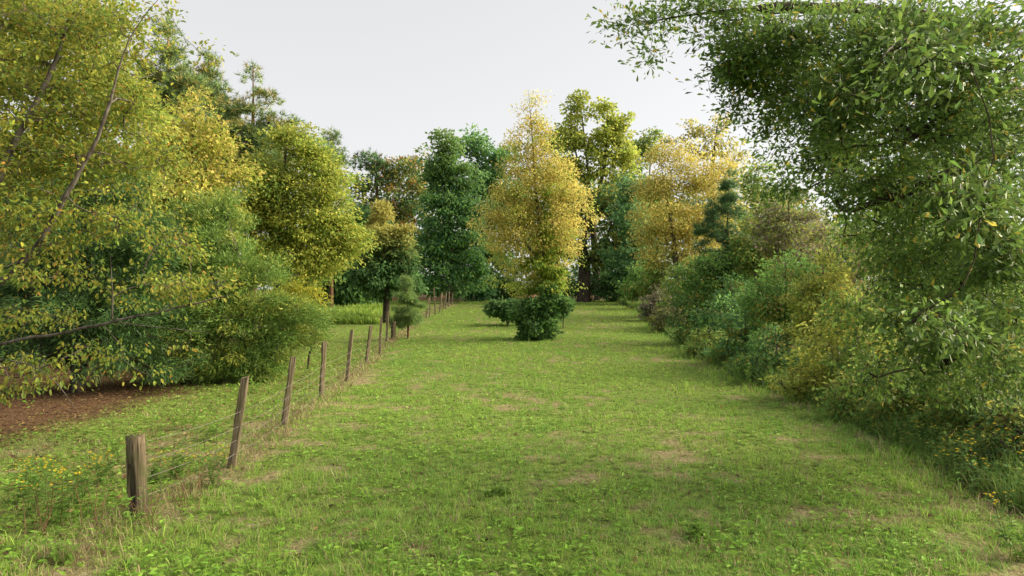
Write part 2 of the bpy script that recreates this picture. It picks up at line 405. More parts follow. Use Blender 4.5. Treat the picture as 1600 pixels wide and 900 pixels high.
def build_grass():
    rng = RNG(11)
    def pts(n, d0, d1, pw):
        # density falls with distance so that blades stay about evenly spaced in view
        u = rng.random(n); e = 2 - pw
        d = (d0 ** e + u * (d1 ** e - d0 ** e)) ** (1 / e)
        x = (rng.random(n) * 2 - 1) * (0.80 * d + 1.0); return x, d
    # tufts, each with its own height, lean and hue, over a short thin sward
    nt_, K = 23500, 13
    tx, td = pts(nt_, 5.0, 95, 2.05)
    tone = np.clip(fbm(tx + 7, td + 3, 3.5) * 1.5 - 0.25 + 0.42 * rng.normal(size=nt_) * 0.6, 0, 1)
    size = (0.5 + 0.8 * rng.random(nt_) ** 1.6 + 0.9 * (rng.random(nt_) < .16)) * (0.55 + 1.0 * fbm(tx + 90, td, 0.9))
    tdry = rng.random(nt_) < 0.22 - 0.16 * sstep(9, 22, td)
    keep = rng.random(nt_) < (1 - 0.85 * dry(tx, td)) * (1 - 0.97 * litter(tx, td)); tx, td, tone, size, tdry = [q[keep] for q in (tx, td, tone, size, tdry)]
    nt_ = len(tx); own = np.repeat(np.arange(nt_), K); ang0 = rng.random(nt_ * K) * 2 * np.pi; rad = (0.012 + 0.065 * rng.random(nt_ * K) ** 0.8) * (1 + 0.03 * td[own])
    x = tx[own] + rad * np.cos(ang0); d = td[own] + rad * np.sin(ang0)
    sx, sd = pts(165000, 5.0, 95, 2.05)
    k2 = rng.random(len(sx)) < (1 - 0.75 * dry(sx, sd)) * (1 - 0.96 * litter(sx, sd)) * sstep(0.25, 0.55, fbm(sx, sd, 0.4)); sx, sd = sx[k2], sd[k2]
    nA, nB = len(x), len(sx); n = nA + nB
    x = np.concatenate([x, sx]); d = np.concatenate([d, sd])
    tn = np.concatenate([tone[own], np.clip(fbm(sx + 7, sd + 3, 3.5) * 1.5 - 0.3, 0, 1)])[:, None]; sz = np.concatenate([size[own], np.full(nB, 0.55)]); isd = np.concatenate([tdry[own], rng.random(nB) < 0.22])
    dr = dry(x, d); fx = fence_x(d); nf = np.exp(-((x - fx) / 0.35) ** 2) * (d < 70); left = sstep(-0.3, -1.5, x - fx)
    h = (0.038 + 0.062 * rng.random(n) ** 1.3) * sz * (1 - 0.35 * dr) * (1 - 0.3 * left) + 0.08 * nf * rng.random(n)
    nr = sstep(1.3, 0.1, edge_right(d) - x); h = h + 0.20 * nr * rng.random(n) ** 2
    h = h * (1 + 0.008 * d)
    wd = np.maximum(0.0045 + 0.004 * rng.random(n), 0.0006 * d)
    P = np.stack([x, d, H(x, d) - 0.01], 1)
    ang = np.concatenate([ang0 + rng.normal(size=nA) * 0.5, rng.random(nB) * 2 * np.pi]); lean = (0.3 + 0.9 * rng.random(n)) * h
    D = np.stack([np.cos(ang), np.sin(ang), 0 * ang], 1)
    a2 = ang + np.pi / 2 + rng.normal(size=n) * 0.7; S = np.stack([np.cos(a2), np.sin(a2), 0 * a2], 1)
    mid = P + D * lean[:, None] * 0.3; mid[:, 2] += h * 0.62
    tip = P + D * lean[:, None]; tip[:, 2] += h * (0.95 - 0.3 * rng.random(n))
    V = np.stack([P - S * wd[:, None] * .5, P + S * wd[:, None] * .5, mid + S * wd[:, None] * .45, tip, mid - S * wd[:, None] * .45], 1).reshape(-1, 3)
    b = np.arange(n)[:, None] * 5
    F4 = b + np.array([[0, 1, 2, 4]]); F3 = b + np.array([[4, 2, 3]])
    g2 = np.array([0.35, 0.51, 0.085]); g3 = np.array([0.155, 0.32, 0.06]); st = np.array([0.42, 0.34, 0.2])
    r = rng.random((n, 1)); col = (g3 * (1 - tn) + g2 * tn) * (0.75 + 0.5 * r)
    drymix = rng.random((n, 1)) < (0.07 + 0.4 * dr + 0.26 * left + 0.35 * nf + 0.5 * isd)[:, None]
    col = np.where(drymix, st * (0.5 + 0.7 * r), col)
    o = obj('grass', mesh('grass', V, [F4, F3], M_grass, np.repeat(col, 5, 0)), None, 'stuff')
    o['label'] = 'short green meadow grass across the whole clearing'; o['category'] = 'grass'
    # broad low clover and plantain leaves among the grass
    x, d = pts(64000, 5.0, 40, 1.97)
    cl = fbm(x + 31, d + 17, 0.8); li = litter(x, d); keep = (cl + 0.08 * rng.normal(size=len(x)) > 0.50) & (rng.random(len(x)) > 0.9 * li) & (rng.random(len(x)) > 0.7 * dry(x, d))
    x, d, cl = x[keep], d[keep], cl[keep]; n = len(x)
    P = np.stack([x, d, H(x, d) + 0.015 + 0.06 * rng.random(n)], 1)
    ang = rng.random(n) * 2 * np.pi; A = np.stack([np.cos(ang), np.sin(ang), 0.5 * rng.random(n)], 1); N_ = rng.normal(size=(n, 3)) * 0.3; N_[:, 2] += 1
    L = (0.03 + 0.05 * rng.random(n)) * (1 + 0.02 * d)
    V, Fq, m = leaves(P, A, N_, L, L * 0.5, 'elm', rng)
    col = np.array([0.17, 0.34, 0.045]) * (0.7 + 0.6 * rng.random((n, 1))) + np.array([0.05, 0.03, 0.0]) * rng.random((n, 1))
    o = obj('clover', mesh('clover', V, [Fq], M_grass, np.repeat(col, m, 0)), None, 'stuff')
    o['label'] = 'low broad green clover leaves scattered through the meadow grass'; o['category'] = 'clover'
    # fallen leaves under the left trees and along the hedge
    x, d = pts(80000, 6.0, 60, 1.9); li = litter(x, d); keep = rng.random(len(x)) < (li * 0.95 + 0.02 + 0.22 * sstep(-0.2, -1.5, x - fence_x(d))); x, d = x[keep], d[keep]; n = len(x)
    P = np.stack([x, d, H(x, d) + 0.012 + 0.02 * rng.random(n)], 1)
    ang = rng.random(n) * 2 * np.pi; A = np.stack([np.cos(ang), np.sin(ang), 0.3 * rng.normal(size=n)], 1); N_ = rng.normal(size=(n, 3)) * 0.35; N_[:, 2] += 1
    L = (0.05 + 0.05 * rng.random(n)) * (1 + 0.012 * d)
    V, Fq, m = leaves(P, A, N_, L, L * 0.5, 'rhomb', rng)
    col = pal(rng, n, [(0.17, 0.10, 0.055), (0.11, 0.065, 0.04), (0.23, 0.15, 0.08), (0.27, 0.19, 0.07), (0.08, 0.05, 0.03)]) * (0.7 + 0.6 * rng.random((n, 1)))
    o = obj('fallen_leaves', mesh('fallen_leaves', V, [Fq], M_leaf, np.repeat(col, m, 0)), None, 'stuff')
    o['label'] = 'brown fallen leaves on the bare soil beneath the trees'; o['category'] = 'leaf litter'
build_grass()

# ------------------------------------------------------------------ far woods that close the view
def far_woods():
    rng = RNG(5)
    # a belt of distant wood behind the tree lines
    n = 2300; a = rng.random(n) ** 1.0
    path = np.array([[-70, 5], [-58, 45], [-46, 88], [-10, 116], [28, 104], [40, 66], [38, 30], [36, 0]], float)
    seg = np.linspace(0, 1, len(path)); px = np.interp(a, seg, path[:, 0]); py = np.interp(a, seg, path[:, 1])
    px += rng.normal(size=n) * 2.5; py += rng.normal(size=n) * 3
    top = np.interp(a, [0, 0.22, 0.3, 0.45, 0.58, 0.66, 0.8, 1], [13, 15, 20, 20, 18, 10, 4.5, 4.5]) * (0.7 + 0.55 * vnoise(px, py, 9.0))
    z = H(px, py) + rng.random(n) ** 0.8 * top
    cen = np.stack([px, py, z], 1); K = 28; own = np.repeat(np.arange(n), K)
    P = cen[own] + np.clip(rng.normal(size=(n * K, 3)), -1.7, 1.7) * np.array([1.4, 1.3, 0.8])
    P[:, 2] = np.maximum(P[:, 2], H(P[:, 0], P[:, 1]) + 0.2)
    A = rng.normal(size=P.shape); A[:, 2] -= 0.2; N_ = rng.normal(size=P.shape); N_[:, 2] += 0.7
    L = 0.5 + 0.4 * rng.random(len(P)); V, Fq, m = leaves(P, A, N_, L, L * 0.6, 'rhomb', rng)
    col = pal(rng, n, [(0.08, 0.16, 0.045), (0.11, 0.19, 0.05), (0.17, 0.19, 0.055), (0.07, 0.14, 0.06)])[own] * (0.7 + 0.6 * rng.random((len(P), 1)))
    o = obj('far_woods', mesh('far_woods', V, [Fq], M_leaf, np.repeat(col, m, 0)), None, 'stuff')
    o['label'] = 'dark distant wood closing the view behind the tree lines'; o['category'] = 'woods'
far_woods()

# ------------------------------------------------------------------ palettes (leaf colours)
GREEN = [(0.11, 0.23, 0.055), (0.14, 0.28, 0.06), (0.18, 0.32, 0.07)]
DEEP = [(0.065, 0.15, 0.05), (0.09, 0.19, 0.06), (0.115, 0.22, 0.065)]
BLUEG = [(0.085, 0.21, 0.095), (0.115, 0.26, 0.105), (0.15, 0.30, 0.105)]
YGREEN = [(0.31, 0.37, 0.06), (0.37, 0.41, 0.07), (0.25, 0.33, 0.055), (0.43, 0.42, 0.08)]
GOLD = [(0.56, 0.48, 0.12), (0.50, 0.46, 0.11), (0.42, 0.43, 0.10), (0.59, 0.46, 0.14)]
OLIVE = [(0.24, 0.27, 0.06), (0.31, 0.34, 0.075), (0.19, 0.24, 0.06)]
CEDAR = [(0.14, 0.24, 0.045), (0.19, 0.30, 0.055), (0.10, 0.19, 0.045)]
PINE = [(0.15, 0.23, 0.075), (0.20, 0.27, 0.08), (0.11, 0.19, 0.07)]
MAUVE = [(0.24, 0.19, 0.16), (0.19, 0.17, 0.13), (0.15, 0.20, 0.09)]

def rows(R, k=4):
    """crown outline rows (y, x0, x1[, weight]) -> overlapping lobes"""
    out = []; rg = np.random.default_rng(int(R[0][1]))
    for i, r in enumerate(R):
        y, x0, x1 = r[:3]; wt = r[3] if len(r) > 3 else 1.0; hw = (x1 - x0) / 2; dy = (R[min(i + 1, len(R) - 1)][0] - R[max(i - 1, 0)][0]) / 2 * 0.8
        for q in np.linspace(-1, 1, k): out.append((x0 + hw + q * hw * (.46 + .22 * rg.random()), y + (rg.random() - .5) * dy * 1.0, hw * (.40 + .16 * rg.random()), dy * (1.2 + .5 * rg.random()), None, wt * (.75 + .5 * rg.random())))
    return out
def tint_orange(frac, c=(0.50, 0.22, 0.05)):
    def f(col, P, rng, own):
        k = rng.random(len(P)) < frac; col[k] = np.array(c) * (0.7 + 0.5 * rng.random((k.sum(), 1))); return col
    return f
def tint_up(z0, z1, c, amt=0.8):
    """blend leaf colours towards c up the crown; painted sunlight on the dark cedar"""
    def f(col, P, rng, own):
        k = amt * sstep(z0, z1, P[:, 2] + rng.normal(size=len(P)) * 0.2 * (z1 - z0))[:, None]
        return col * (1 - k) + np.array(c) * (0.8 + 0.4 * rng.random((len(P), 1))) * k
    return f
def tint_low(z0, z1, c, amt):
    """the lower crown is still partly green"""
    def f(col, P, rng, own):
        n = own.max() + 1; k = (rng.random(n) < .15)[own] | (rng.random(n)[own] < amt * sstep(z0, z1, P[:, 2]))
        col[k] = np.array(c) * (0.75 + 0.5 * rng.random((k.sum(), 1))); return col
    return f
def tint_patch(frac, c, s=1.5):
    """whole sprays that have turned colour"""
    def f(col, P, rng, own):
        n = own.max() + 1; k = (rng.random(n) < frac)[own] & (rng.random(len(P)) < 0.8)
        col[k] = np.array(c) * (0.75 + 0.5 * rng.random((k.sum(), 1))); return col
    return f

# ------------------------------------------------------------------ trees beyond the far end of the clearing
tree('pine_tree', 'distant round-topped pine with bare forked limbs left of the tall green tree', 'tree', 104, 590,
     [(588, 258, 36, 22), (570, 285, 22, 18), (612, 280, 20, 20), (560, 310, 18, 25), (600, 330, 40, 40)], DEEP + [(0.10, 0.10, 0.05)], nclump=70, nleaf=9000, L=0.7, W=0.09, kind='pine',
     trunk=[(590, 330), (588, 270)], tr=0.35, bark=M_barkr, cr=1.6, rtip=0.05, seg=1.5, group='distant trees')
tree('oak_tree', 'distant olive and rust tree just left of the tall green tree', 'tree', 102, 645,
     [(645, 250, 30, 22), (628, 275, 40, 30), (632, 310, 40, 34), (655, 330, 34, 60), (620, 370, 40, 60), (590, 350, 40, 60)], OLIVE + DEEP, nclump=130, nleaf=8000, L=0.5, W=0.3, tr=0.3, cr=1.7, seg=1.5, tint=tint_patch(0.25, (0.33, 0.2, 0.05)), group='distant trees')
tree('sweetgum_tree', 'green tree peeking out behind the right shoulder of the tall green tree', 'tree', 90, 755,
     [(742, 222, 26, 24), (752, 265, 34, 40), (765, 330, 34, 60), (782, 245, 28, 34), (760, 400, 34, 60), (795, 310, 34, 60)], BLUEG + GREEN, nclump=140, nleaf=9500, L=0.5, W=0.32, tr=0.3, cr=1.5, seg=1.3)
tree('sweetgum_tree', 'tall full green tree standing behind the far end of the fence', 'tree', 76, 703,
     rows([(222, 688, 716, .7), (248, 672, 730), (276, 662, 742), (306, 656, 752), (338, 650, 758), (370, 646, 762), (400, 646, 764), (428, 650, 758), (446, 660, 745, .6)]),
     BLUEG + GREEN, nclump=240, nleaf=24000, L=0.34, W=0.24, tr=0.33, cr=1.15, seg=1.2, bark=M_bark, tint=tint_up(12, 20, (0.17, 0.22, 0.04), 0.45))
tree('tulip_tree', 'very tall yellow-green tree with twin leaders behind the golden tree', 'tree', 84, 935,
     [(902, 166, 18, 18), (948, 168, 20, 18), (966, 200, 26, 26), (894, 210, 22, 30), (935, 232, 40, 28), (900, 262, 30, 30), (974, 240, 24, 22), (950, 290, 34, 26), (990, 262, 14, 14), (905, 310, 30, 24)],
     [(0.36, 0.42, 0.07), (0.42, 0.44, 0.08), (0.25, 0.34, 0.06)], nclump=150, nleaf=9500, L=0.45, W=0.30, trunk=[(930, 400), (922, 300), (908, 170)], stems=[[(928, 330), (945, 260), (950, 170)], [(925, 310), (900, 250), (893, 200)]],
     tr=0.45, cr=1.2, seg=1.3, rtip=0.03, start=0.4)
tree('oak_tree', 'dark wide oak with thick reddish trunk at the far right end', 'tree', 80, 912,
     [(895, 330, 34, 34), (945, 325, 40, 34), (975, 370, 40, 36), (900, 378, 30, 24), (950, 395, 45, 30), (985, 320, 30, 34), (1000, 400, 25, 34)], DEEP + OLIVE, nclump=130, nleaf=10500, L=0.45, W=0.27,
     trunk=[(913, 410), (914, 360), (925, 310)], tr=0.75, bark=M_barkd, cr=1.4, seg=1.2, start=0.35, tint=tint_patch(0.15, (0.24, 0.22, 0.04)))
tree('oak_tree', 'blue-green rounded tree between the dark oak and the golden thicket', 'tree', 74, 990,
     [(985, 300, 28, 22), (985, 340, 32, 34), (1005, 380, 32, 34), (965, 415, 26, 25), (1000, 425, 34, 22)], BLUEG + DEEP, nclump=80, nleaf=6000, L=0.42, W=0.24, tr=0.3, cr=1.3, seg=1.2)
tree('oak_tree', 'far green tree showing between the golden tree and the twin-leader tree', 'tree', 98, 872, [(874, 225, 22, 26), (866, 275, 32, 40), (882, 330, 34, 50), (866, 380, 34, 50)], GREEN + OLIVE, nclump=100, nleaf=6500, L=0.5, W=0.3, tr=0.3, cr=1.6, seg=1.4, group='distant trees')
tree('oak_tree', 'far olive tree showing between the twin-leader tree and the right golden tree', 'tree', 92, 1008, [(1000, 240, 22, 24), (1018, 225, 20, 20), (1002, 285, 36, 36), (1020, 335, 36, 46), (990, 380, 34, 46)], OLIVE + GREEN, nclump=100, nleaf=6500, L=0.48, W=0.29, tr=0.3, cr=1.5, seg=1.4, group='distant trees')
for px, py, rx, ry, d, lab, cl in [
    (650, 425, 34, 36, 92, 'dark shrub mass behind the leaning far fence posts', DEEP),
    (745, 440, 26, 30, 84, 'blue-green shrub at the far left end of the clearing', BLUEG),
    (785, 440, 26, 30, 88, 'dark shrub hidden behind the left side of the golden tree', DEEP),
    (925, 440, 34, 26, 86, 'dark shrub at the foot of the thick-trunked oak', DEEP),
    (968, 440, 30, 24, 80, 'dark green shrub at the far bend of the right hedge', DEEP),
    (880, 440, 26, 26, 90, 'shadowy shrub seen just right of the golden tree', DEEP)]:
    tree('shrub', lab, 'shrub', d, px, [(px, py, rx, ry), (px - rx * .5, py + ry * .4, rx * .6, ry * .6), (px + rx * .5, py + ry * .4, rx * .6, ry * .6)], cl, nclump=45, nleaf=2600, L=0.4, W=0.24, tr=0.08, cr=1.1, crown='foliage', trunk_name='stem', group='shrubs at the far end', seg=0.8)

# ------------------------------------------------------------------ left side, back to front
for px, top, d, lobes, lab in [
    (395, 98, 40, [(394, 112, 8, 22), (385, 140, 18, 16), (410, 150, 22, 16), (372, 172, 30, 16), (425, 180, 24, 18), (352, 205, 26, 20), (440, 205, 18, 24), (395, 215, 44, 26), (350, 250, 40, 40), (410, 260, 50, 40)], 'tall pine with clear pointed top above the yellow-green elm'),
    (326, 80, 43, [(324, 108, 14, 26), (318, 150, 34, 36), (345, 195, 34, 40), (325, 250, 40, 50)], 'pine with hazy top left of the tall pointed pine'),
    (262, 32, 37, [(262, 50, 9, 24), (258, 78, 20, 20), (275, 100, 28, 18), (250, 118, 34, 18), (285, 135, 30, 20), (240, 160, 44, 44), (290, 170, 30, 40), (265, 240, 50, 60)], 'tallest pine at upper left behind the leaning stem')]:
    tree('pine_tree', lab, 'tree', d, px, lobes, PINE, nclump=210, nleaf=40000, L=0.32, W=0.034, kind='pine', trunk=[(px, 300), (px, top)], tr=0.22, bark=M_barkr, cr=0.66, rtip=0.02, seg=0.9, up=0.25, sag=0.05,
         tint=tint_patch(0.25, (0.32, 0.29, 0.08)), group='pines on the left skyline')
tree('pine_tree', 'small distant pine tip showing at the right edge of the elm', 'tree', 62, 518, [(516, 215, 10, 16), (516, 245, 20, 24), (520, 300, 30, 40)], PINE, nclump=45, nleaf=9000, L=0.45, W=0.04, kind='pine', trunk=[(516, 300), (516, 205)], tr=0.18, bark=M_barkr, cr=0.8, rtip=0.02, seg=1.0, group='pines on the left skyline')
tree('hickory_tree', 'golden tree below the left pines behind the cedars', 'tree', 27, 290,
     [(305, 170, 32, 40), (318, 230, 40, 44), (270, 250, 50, 60), (345, 290, 50, 50), (290, 320, 70, 60), (240, 350, 70, 60), (200, 290, 60, 70)], GOLD + YGREEN, nclump=200, nleaf=24000, L=0.15, W=0.08, tr=0.17, cr=0.75, seg=0.7)
tree('hickory_tree', 'yellow-green tree filling the upper left corner behind the leaning stem', 'tree', 22, 60,
     [(60, 120, 120, 90), (60, 10, 140, 70), (150, 70, 70, 60), (180, 180, 80, 80), (40, 260, 120, 90), (150, 300, 90, 80), (30, 380, 90, 60), (-60, 100, 90, 150)], YGREEN + OLIVE, nclump=260, nleaf=30000, L=0.18, W=0.10, tr=0.2, cr=0.8, seg=0.7)
tree('elm_tree', 'broad yellow-green elm in the middle of the left tree line', 'tree', 29, 432,
     [(452, 212, 30, 20), (412, 275, 44, 34), (478, 240, 40, 30), (505, 285, 44, 40), (430, 315, 72, 50), (380, 335, 40, 44), (520, 325, 34, 36), (480, 360, 60, 44), (530, 385, 30, 30), (500, 420, 46, 30), (430, 385, 64, 50), (554, 372, 16, 16)],
     YGREEN, nclump=430, nleaf=40000, L=0.145, W=0.08, shape='rhomb', trunk=[(432, 430), (440, 340), (448, 215)], stems=[[(434, 420), (480, 350), (520, 290)], [(433, 400), (410, 320), (400, 250)]], tr=0.15, cr=0.72, seg=0.6, rtip=0.014, flat=0.5, upn=0.9, tint=tint_patch(0.25, (0.20, 0.31, 0.06)))
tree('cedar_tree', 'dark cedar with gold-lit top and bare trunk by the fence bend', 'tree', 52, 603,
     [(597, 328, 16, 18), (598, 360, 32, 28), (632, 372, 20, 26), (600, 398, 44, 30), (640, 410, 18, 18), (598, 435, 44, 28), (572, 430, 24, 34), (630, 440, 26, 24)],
     DEEP, nclump=120, nleaf=14000, L=0.30, W=0.15, trunk=[(604, 470), (602, 400), (597, 320)], tr=0.25, bark=M_barkd, cr=0.75, seg=0.8, tint=tint_up(4.6, 7.6, (0.42, 0.37, 0.09), 0.8))  # sunlight on the crown top is painted in as gold leaf colour
tree('cedar_tree', 'feathery green cedar standing behind the second and third fence posts', 'tree', 20, 400,
     [(345, 335, 44, 40), (320, 385, 70, 40), (395, 425, 46, 30), (330, 440, 90, 50), (410, 490, 70, 36), (330, 510, 100, 44), (480, 490, 44, 30), (390, 555, 70, 26), (290, 380, 60, 60), (300, 570, 90, 22), (460, 525, 50, 16), (350, 580, 50, 12), (415, 572, 50, 16), (385, 586, 60, 8)],
     CEDAR, nclump=800, nleaf=120000, L=0.12, W=0.021, kind='cedar', tr=0.16, bark=M_barkd, rtip=0.012, cr=0.46, seg=0.5, sag=-0.05, up=0.1, start=0.06, flat=0.5, tint=tint_patch(0.25, (0.30, 0.34, 0.06)))
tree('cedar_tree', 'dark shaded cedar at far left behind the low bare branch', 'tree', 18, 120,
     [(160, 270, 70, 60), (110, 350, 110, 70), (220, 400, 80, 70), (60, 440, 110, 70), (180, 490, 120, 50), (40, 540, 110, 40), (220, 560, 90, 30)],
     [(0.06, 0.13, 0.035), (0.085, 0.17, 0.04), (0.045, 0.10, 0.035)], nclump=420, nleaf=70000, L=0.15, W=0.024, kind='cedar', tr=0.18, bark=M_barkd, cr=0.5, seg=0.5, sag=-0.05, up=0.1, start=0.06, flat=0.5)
tree('sapling', 'bright yellow-green sapling tuft in front of the broad elm', 'sapling', 24, 455, [(455, 445, 26, 24), (470, 470, 34, 26), (450, 500, 30, 30)], [(0.36, 0.34, 0.04), (0.26, 0.31, 0.04)], nclump=40, nleaf=2600, L=0.13, W=0.05, tr=0.03, cr=0.38, crown='foliage', trunk_name='stem')
tree('fallen_branch', 'dark dead brush pile under the feathery cedar', 'branch', 23.5, 480, [(478, 528, 36, 16), (500, 540, 20, 12)], [(0.12, 0.09, 0.06), (0.2, 0.16, 0.08)], nclump=26, nleaf=260, L=0.10, W=0.05, tr=0.035, cr=0.25, bark=M_barkd, rtip=0.012, trunk=[(484, 538), (505, 522)], crown='dead_leaves', trunk_name='stem', up=0, start=0.0, seg=0.3)

for px, d, lobes, cl, nm, lab in [
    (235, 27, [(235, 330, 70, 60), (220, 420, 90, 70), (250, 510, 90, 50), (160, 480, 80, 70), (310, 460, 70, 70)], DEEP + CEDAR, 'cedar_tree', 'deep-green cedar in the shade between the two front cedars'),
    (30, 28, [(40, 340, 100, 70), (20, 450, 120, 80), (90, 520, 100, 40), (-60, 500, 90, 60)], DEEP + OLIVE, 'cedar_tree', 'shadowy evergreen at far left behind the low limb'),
    (520, 66, [(520, 420, 36, 40), (550, 440, 36, 30), (490, 440, 40, 34)], DEEP + GREEN, 'shrub', 'dark shrub behind the sunny weed bank beyond the fence'),
    (560, 80, [(560, 380, 34, 50), (575, 430, 30, 34)], DEEP, 'shrub', 'tall dark shrub left of the dark gold-topped cedar')]:
    tree(nm, lab, 'shrub' if nm == 'shrub' else 'tree', d, px, lobes, cl, nclump=130, nleaf=12000, L=0.011 * d, W=0.0045 * d, tr=0.12, bark=M_barkd, cr=0.03 * d, seg=0.6, start=0.06)

# near left tree: low limb and leaning stems reach in from beyond the frame
tree('elm_tree', 'near elm with leaning dark stems and low bare limb at left edge', 'tree', 12.6, -75,
     [(40, 40, 130, 70, 13.0), (180, 40, 70, 60, 12.9), (90, 140, 130, 80, 13.2), (200, 150, 70, 80, 13.2, .7), (30, 240, 110, 80, 12.9), (150, 250, 110, 60, 13.4, .8), (270, 250, 60, 50, 13.4, 0.5),
      (50, 350, 110, 60, 12.6), (180, 340, 100, 50, 12.8, .5), (270, 380, 70, 36, 12.4, .4), (70, 430, 100, 36, 12.2, .5), (250, 440, 90, 26, 12.0, .4), (345, 440, 40, 30, 12.2, .6), (50, 500, 90, 24, 12.6, .4), (60, 560, 110, 30, 11.8, .25), (190, 575, 110, 30, 12.0, .28), (285, 545, 50, 26, 12.2, .25), (60, 605, 70, 22, 11.6, .3), (130, 545, 70, 20, 12.2, .4), (255, 22, 42, 16, 12.4, 0.4), (312, 80, 16, 10, 12.4, 0.25), (285, 10, 20, 12, 12.4, 0.4), (240, 470, 100, 16, 12.5, .4)],
     [(0.23, 0.28, 0.04), (0.28, 0.31, 0.045), (0.17, 0.25, 0.04), (0.33, 0.31, 0.05), (0.14, 0.22, 0.04)], nclump=620, nleaf=26000, L=0.085, W=0.048, shape='elm', trunk=[(-60, 520), (-30, 400, 12.5), (0, 265, 12.5), (32, 205, 12.5), (60, 150, 12.6), (85, 105, 12.6), (105, 30, 12.6)],
     stems=[[(-68, 560), (0, 538, 11.6), (60, 525, 11.5), (130, 516, 11.5), (180, 499, 11.5), (240, 492, 11.6), (300, 476, 11.7), (365, 460, 11.9)],
            [(-50, 480, 12.4), (45, 405, 12.4), (70, 375, 12.3), (84, 335, 12.3), (112, 288, 12.3), (145, 232, 12.3), (166, 180, 12.3), (174, 145, 12.3), (182, 108, 12.3), (204, 52, 12.2), (226, 20, 12.2), (250, -5, 12.2)],
            [(175, 499, 11.5), (174, 470, 11.5), (181, 440, 11.6), (172, 395, 11.7)],
            [(296, 478, 11.7), (303, 450, 11.7), (298, 425, 11.8)],
            [(-65, 590), (0, 560, 11.2), (60, 570, 11), (90, 595, 10.8), (118, 640, 10.6)],
            [(60, 525, 11.5), (120, 503, 11.3), (150, 503, 11.3)],
            [(190, 505, 11.5), (240, 512, 11.6), (330, 520, 11.8)]],
     tr=0.10, bark=M_bark, cr=0.42, seg=0.3, rtip=0.0055, flat=0.5, upn=0.9, start=0.05, up=0.2, sag=0.05, droop=0.35,
     tint=tint_orange(0.03, (0.42, 0.24, 0.05)), singles=300, single_mat=M_elm1)

# young pine by the fence
tree('pine_tree', 'small young pine beside the fence with reddish stem', 'tree', 37, 638,
     [(636, 444, 9, 14), (634, 464, 19, 14), (640, 486, 25, 16), (634, 503, 25, 12)], [(0.24, 0.36, 0.12), (0.30, 0.40, 0.12), (0.18, 0.30, 0.11)], nclump=70, nleaf=20000, L=0.25, W=0.018, kind='pine', trunk=[(637, 480), (635, 432)], tr=0.055, bark=M_barkr, cr=0.26, rtip=0.01, seg=0.35, up=0.2)

# ------------------------------------------------------------------ centre: the golden tree with the shrubs at its foot
tree('sweetgum_tree', 'tall slender golden autumn tree standing alone in the clearing', 'tree', 36, 846,
     rows([(148, 812, 844, .25), (170, 804, 852, .35), (196, 800, 862, .6), (226, 792, 876, .8), (256, 784, 890, .9), (286, 772, 904), (316, 762, 916), (344, 750, 926), (372, 752, 916, .9), (400, 760, 902, .8), (426, 766, 896, .65), (446, 780, 890, .4)]),
     GOLD, nclump=620, nleaf=30000, L=0.125, W=0.072, trunk=[(848, 480), (845, 400), (838, 300), (830, 200), (826, 140)], stems=[[(845, 405), (818, 385), (806, 340), (803, 300)], [(842, 370), (870, 345), (890, 320)]],
     tr=0.15, bark=M_bark, cr=0.56, seg=0.6, rtip=0.009, up=0.5, flat=0.6, start=0.12, tint=tint_low(5.6, 2.4, (0.34, 0.42, 0.07), .75))
tree('climbing_vine', 'yellow-green vine climbing the trunk of the golden tree', 'vine', 35.6, 850,
     [(850, 325, 14, 26), (846, 365, 18, 24), (856, 400, 24, 22), (862, 432, 30, 18), (835, 415, 22, 20), (845, 452, 30, 14)], [(0.22, 0.31, 0.035), (0.30, 0.34, 0.04), (0.14, 0.24, 0.035)], nclump=70, nleaf=3600, L=0.15, W=0.12, trunk=[(849, 430), (848, 320)], tr=0.03, cr=0.35, crown='foliage', trunk_name='stem', seg=0.5)
tree('shrub', 'dense dark green shrub wrapped round the foot of the golden tree', 'shrub', 35.2, 838,
     [(838, 504, 36, 20), (846, 476, 24, 18), (818, 486, 20, 16), (872, 474, 18, 9), (838, 520, 30, 8), (855, 458, 14, 12)], GREEN + DEEP + [(0.09, 0.18, 0.05)], nclump=130, nleaf=9500, L=0.20, W=0.11, tr=0.06, cr=0.38, crown='foliage', trunk_name='stem', seg=0.4, start=0.05)
tree('shrub', 'low dark shrub behind and left of the golden tree foot', 'shrub', 48, 795, [(795, 482, 30, 16), (775, 478, 14, 12), (812, 484, 16, 14)], DEEP, nclump=45, nleaf=3200, L=0.24, W=0.14, tr=0.05, cr=0.5, crown='foliage', trunk_name='stem', seg=0.5, start=0.05)
tree('shrub', 'small dark shrub just right of the golden tree foot', 'shrub', 46, 880, [(880, 472, 14, 16), (872, 484, 12, 12)], DEEP, nclump=26, nleaf=1700, L=0.24, W=0.14, tr=0.04, cr=0.4, crown='foliage', trunk_name='stem', seg=0.5, start=0.05)

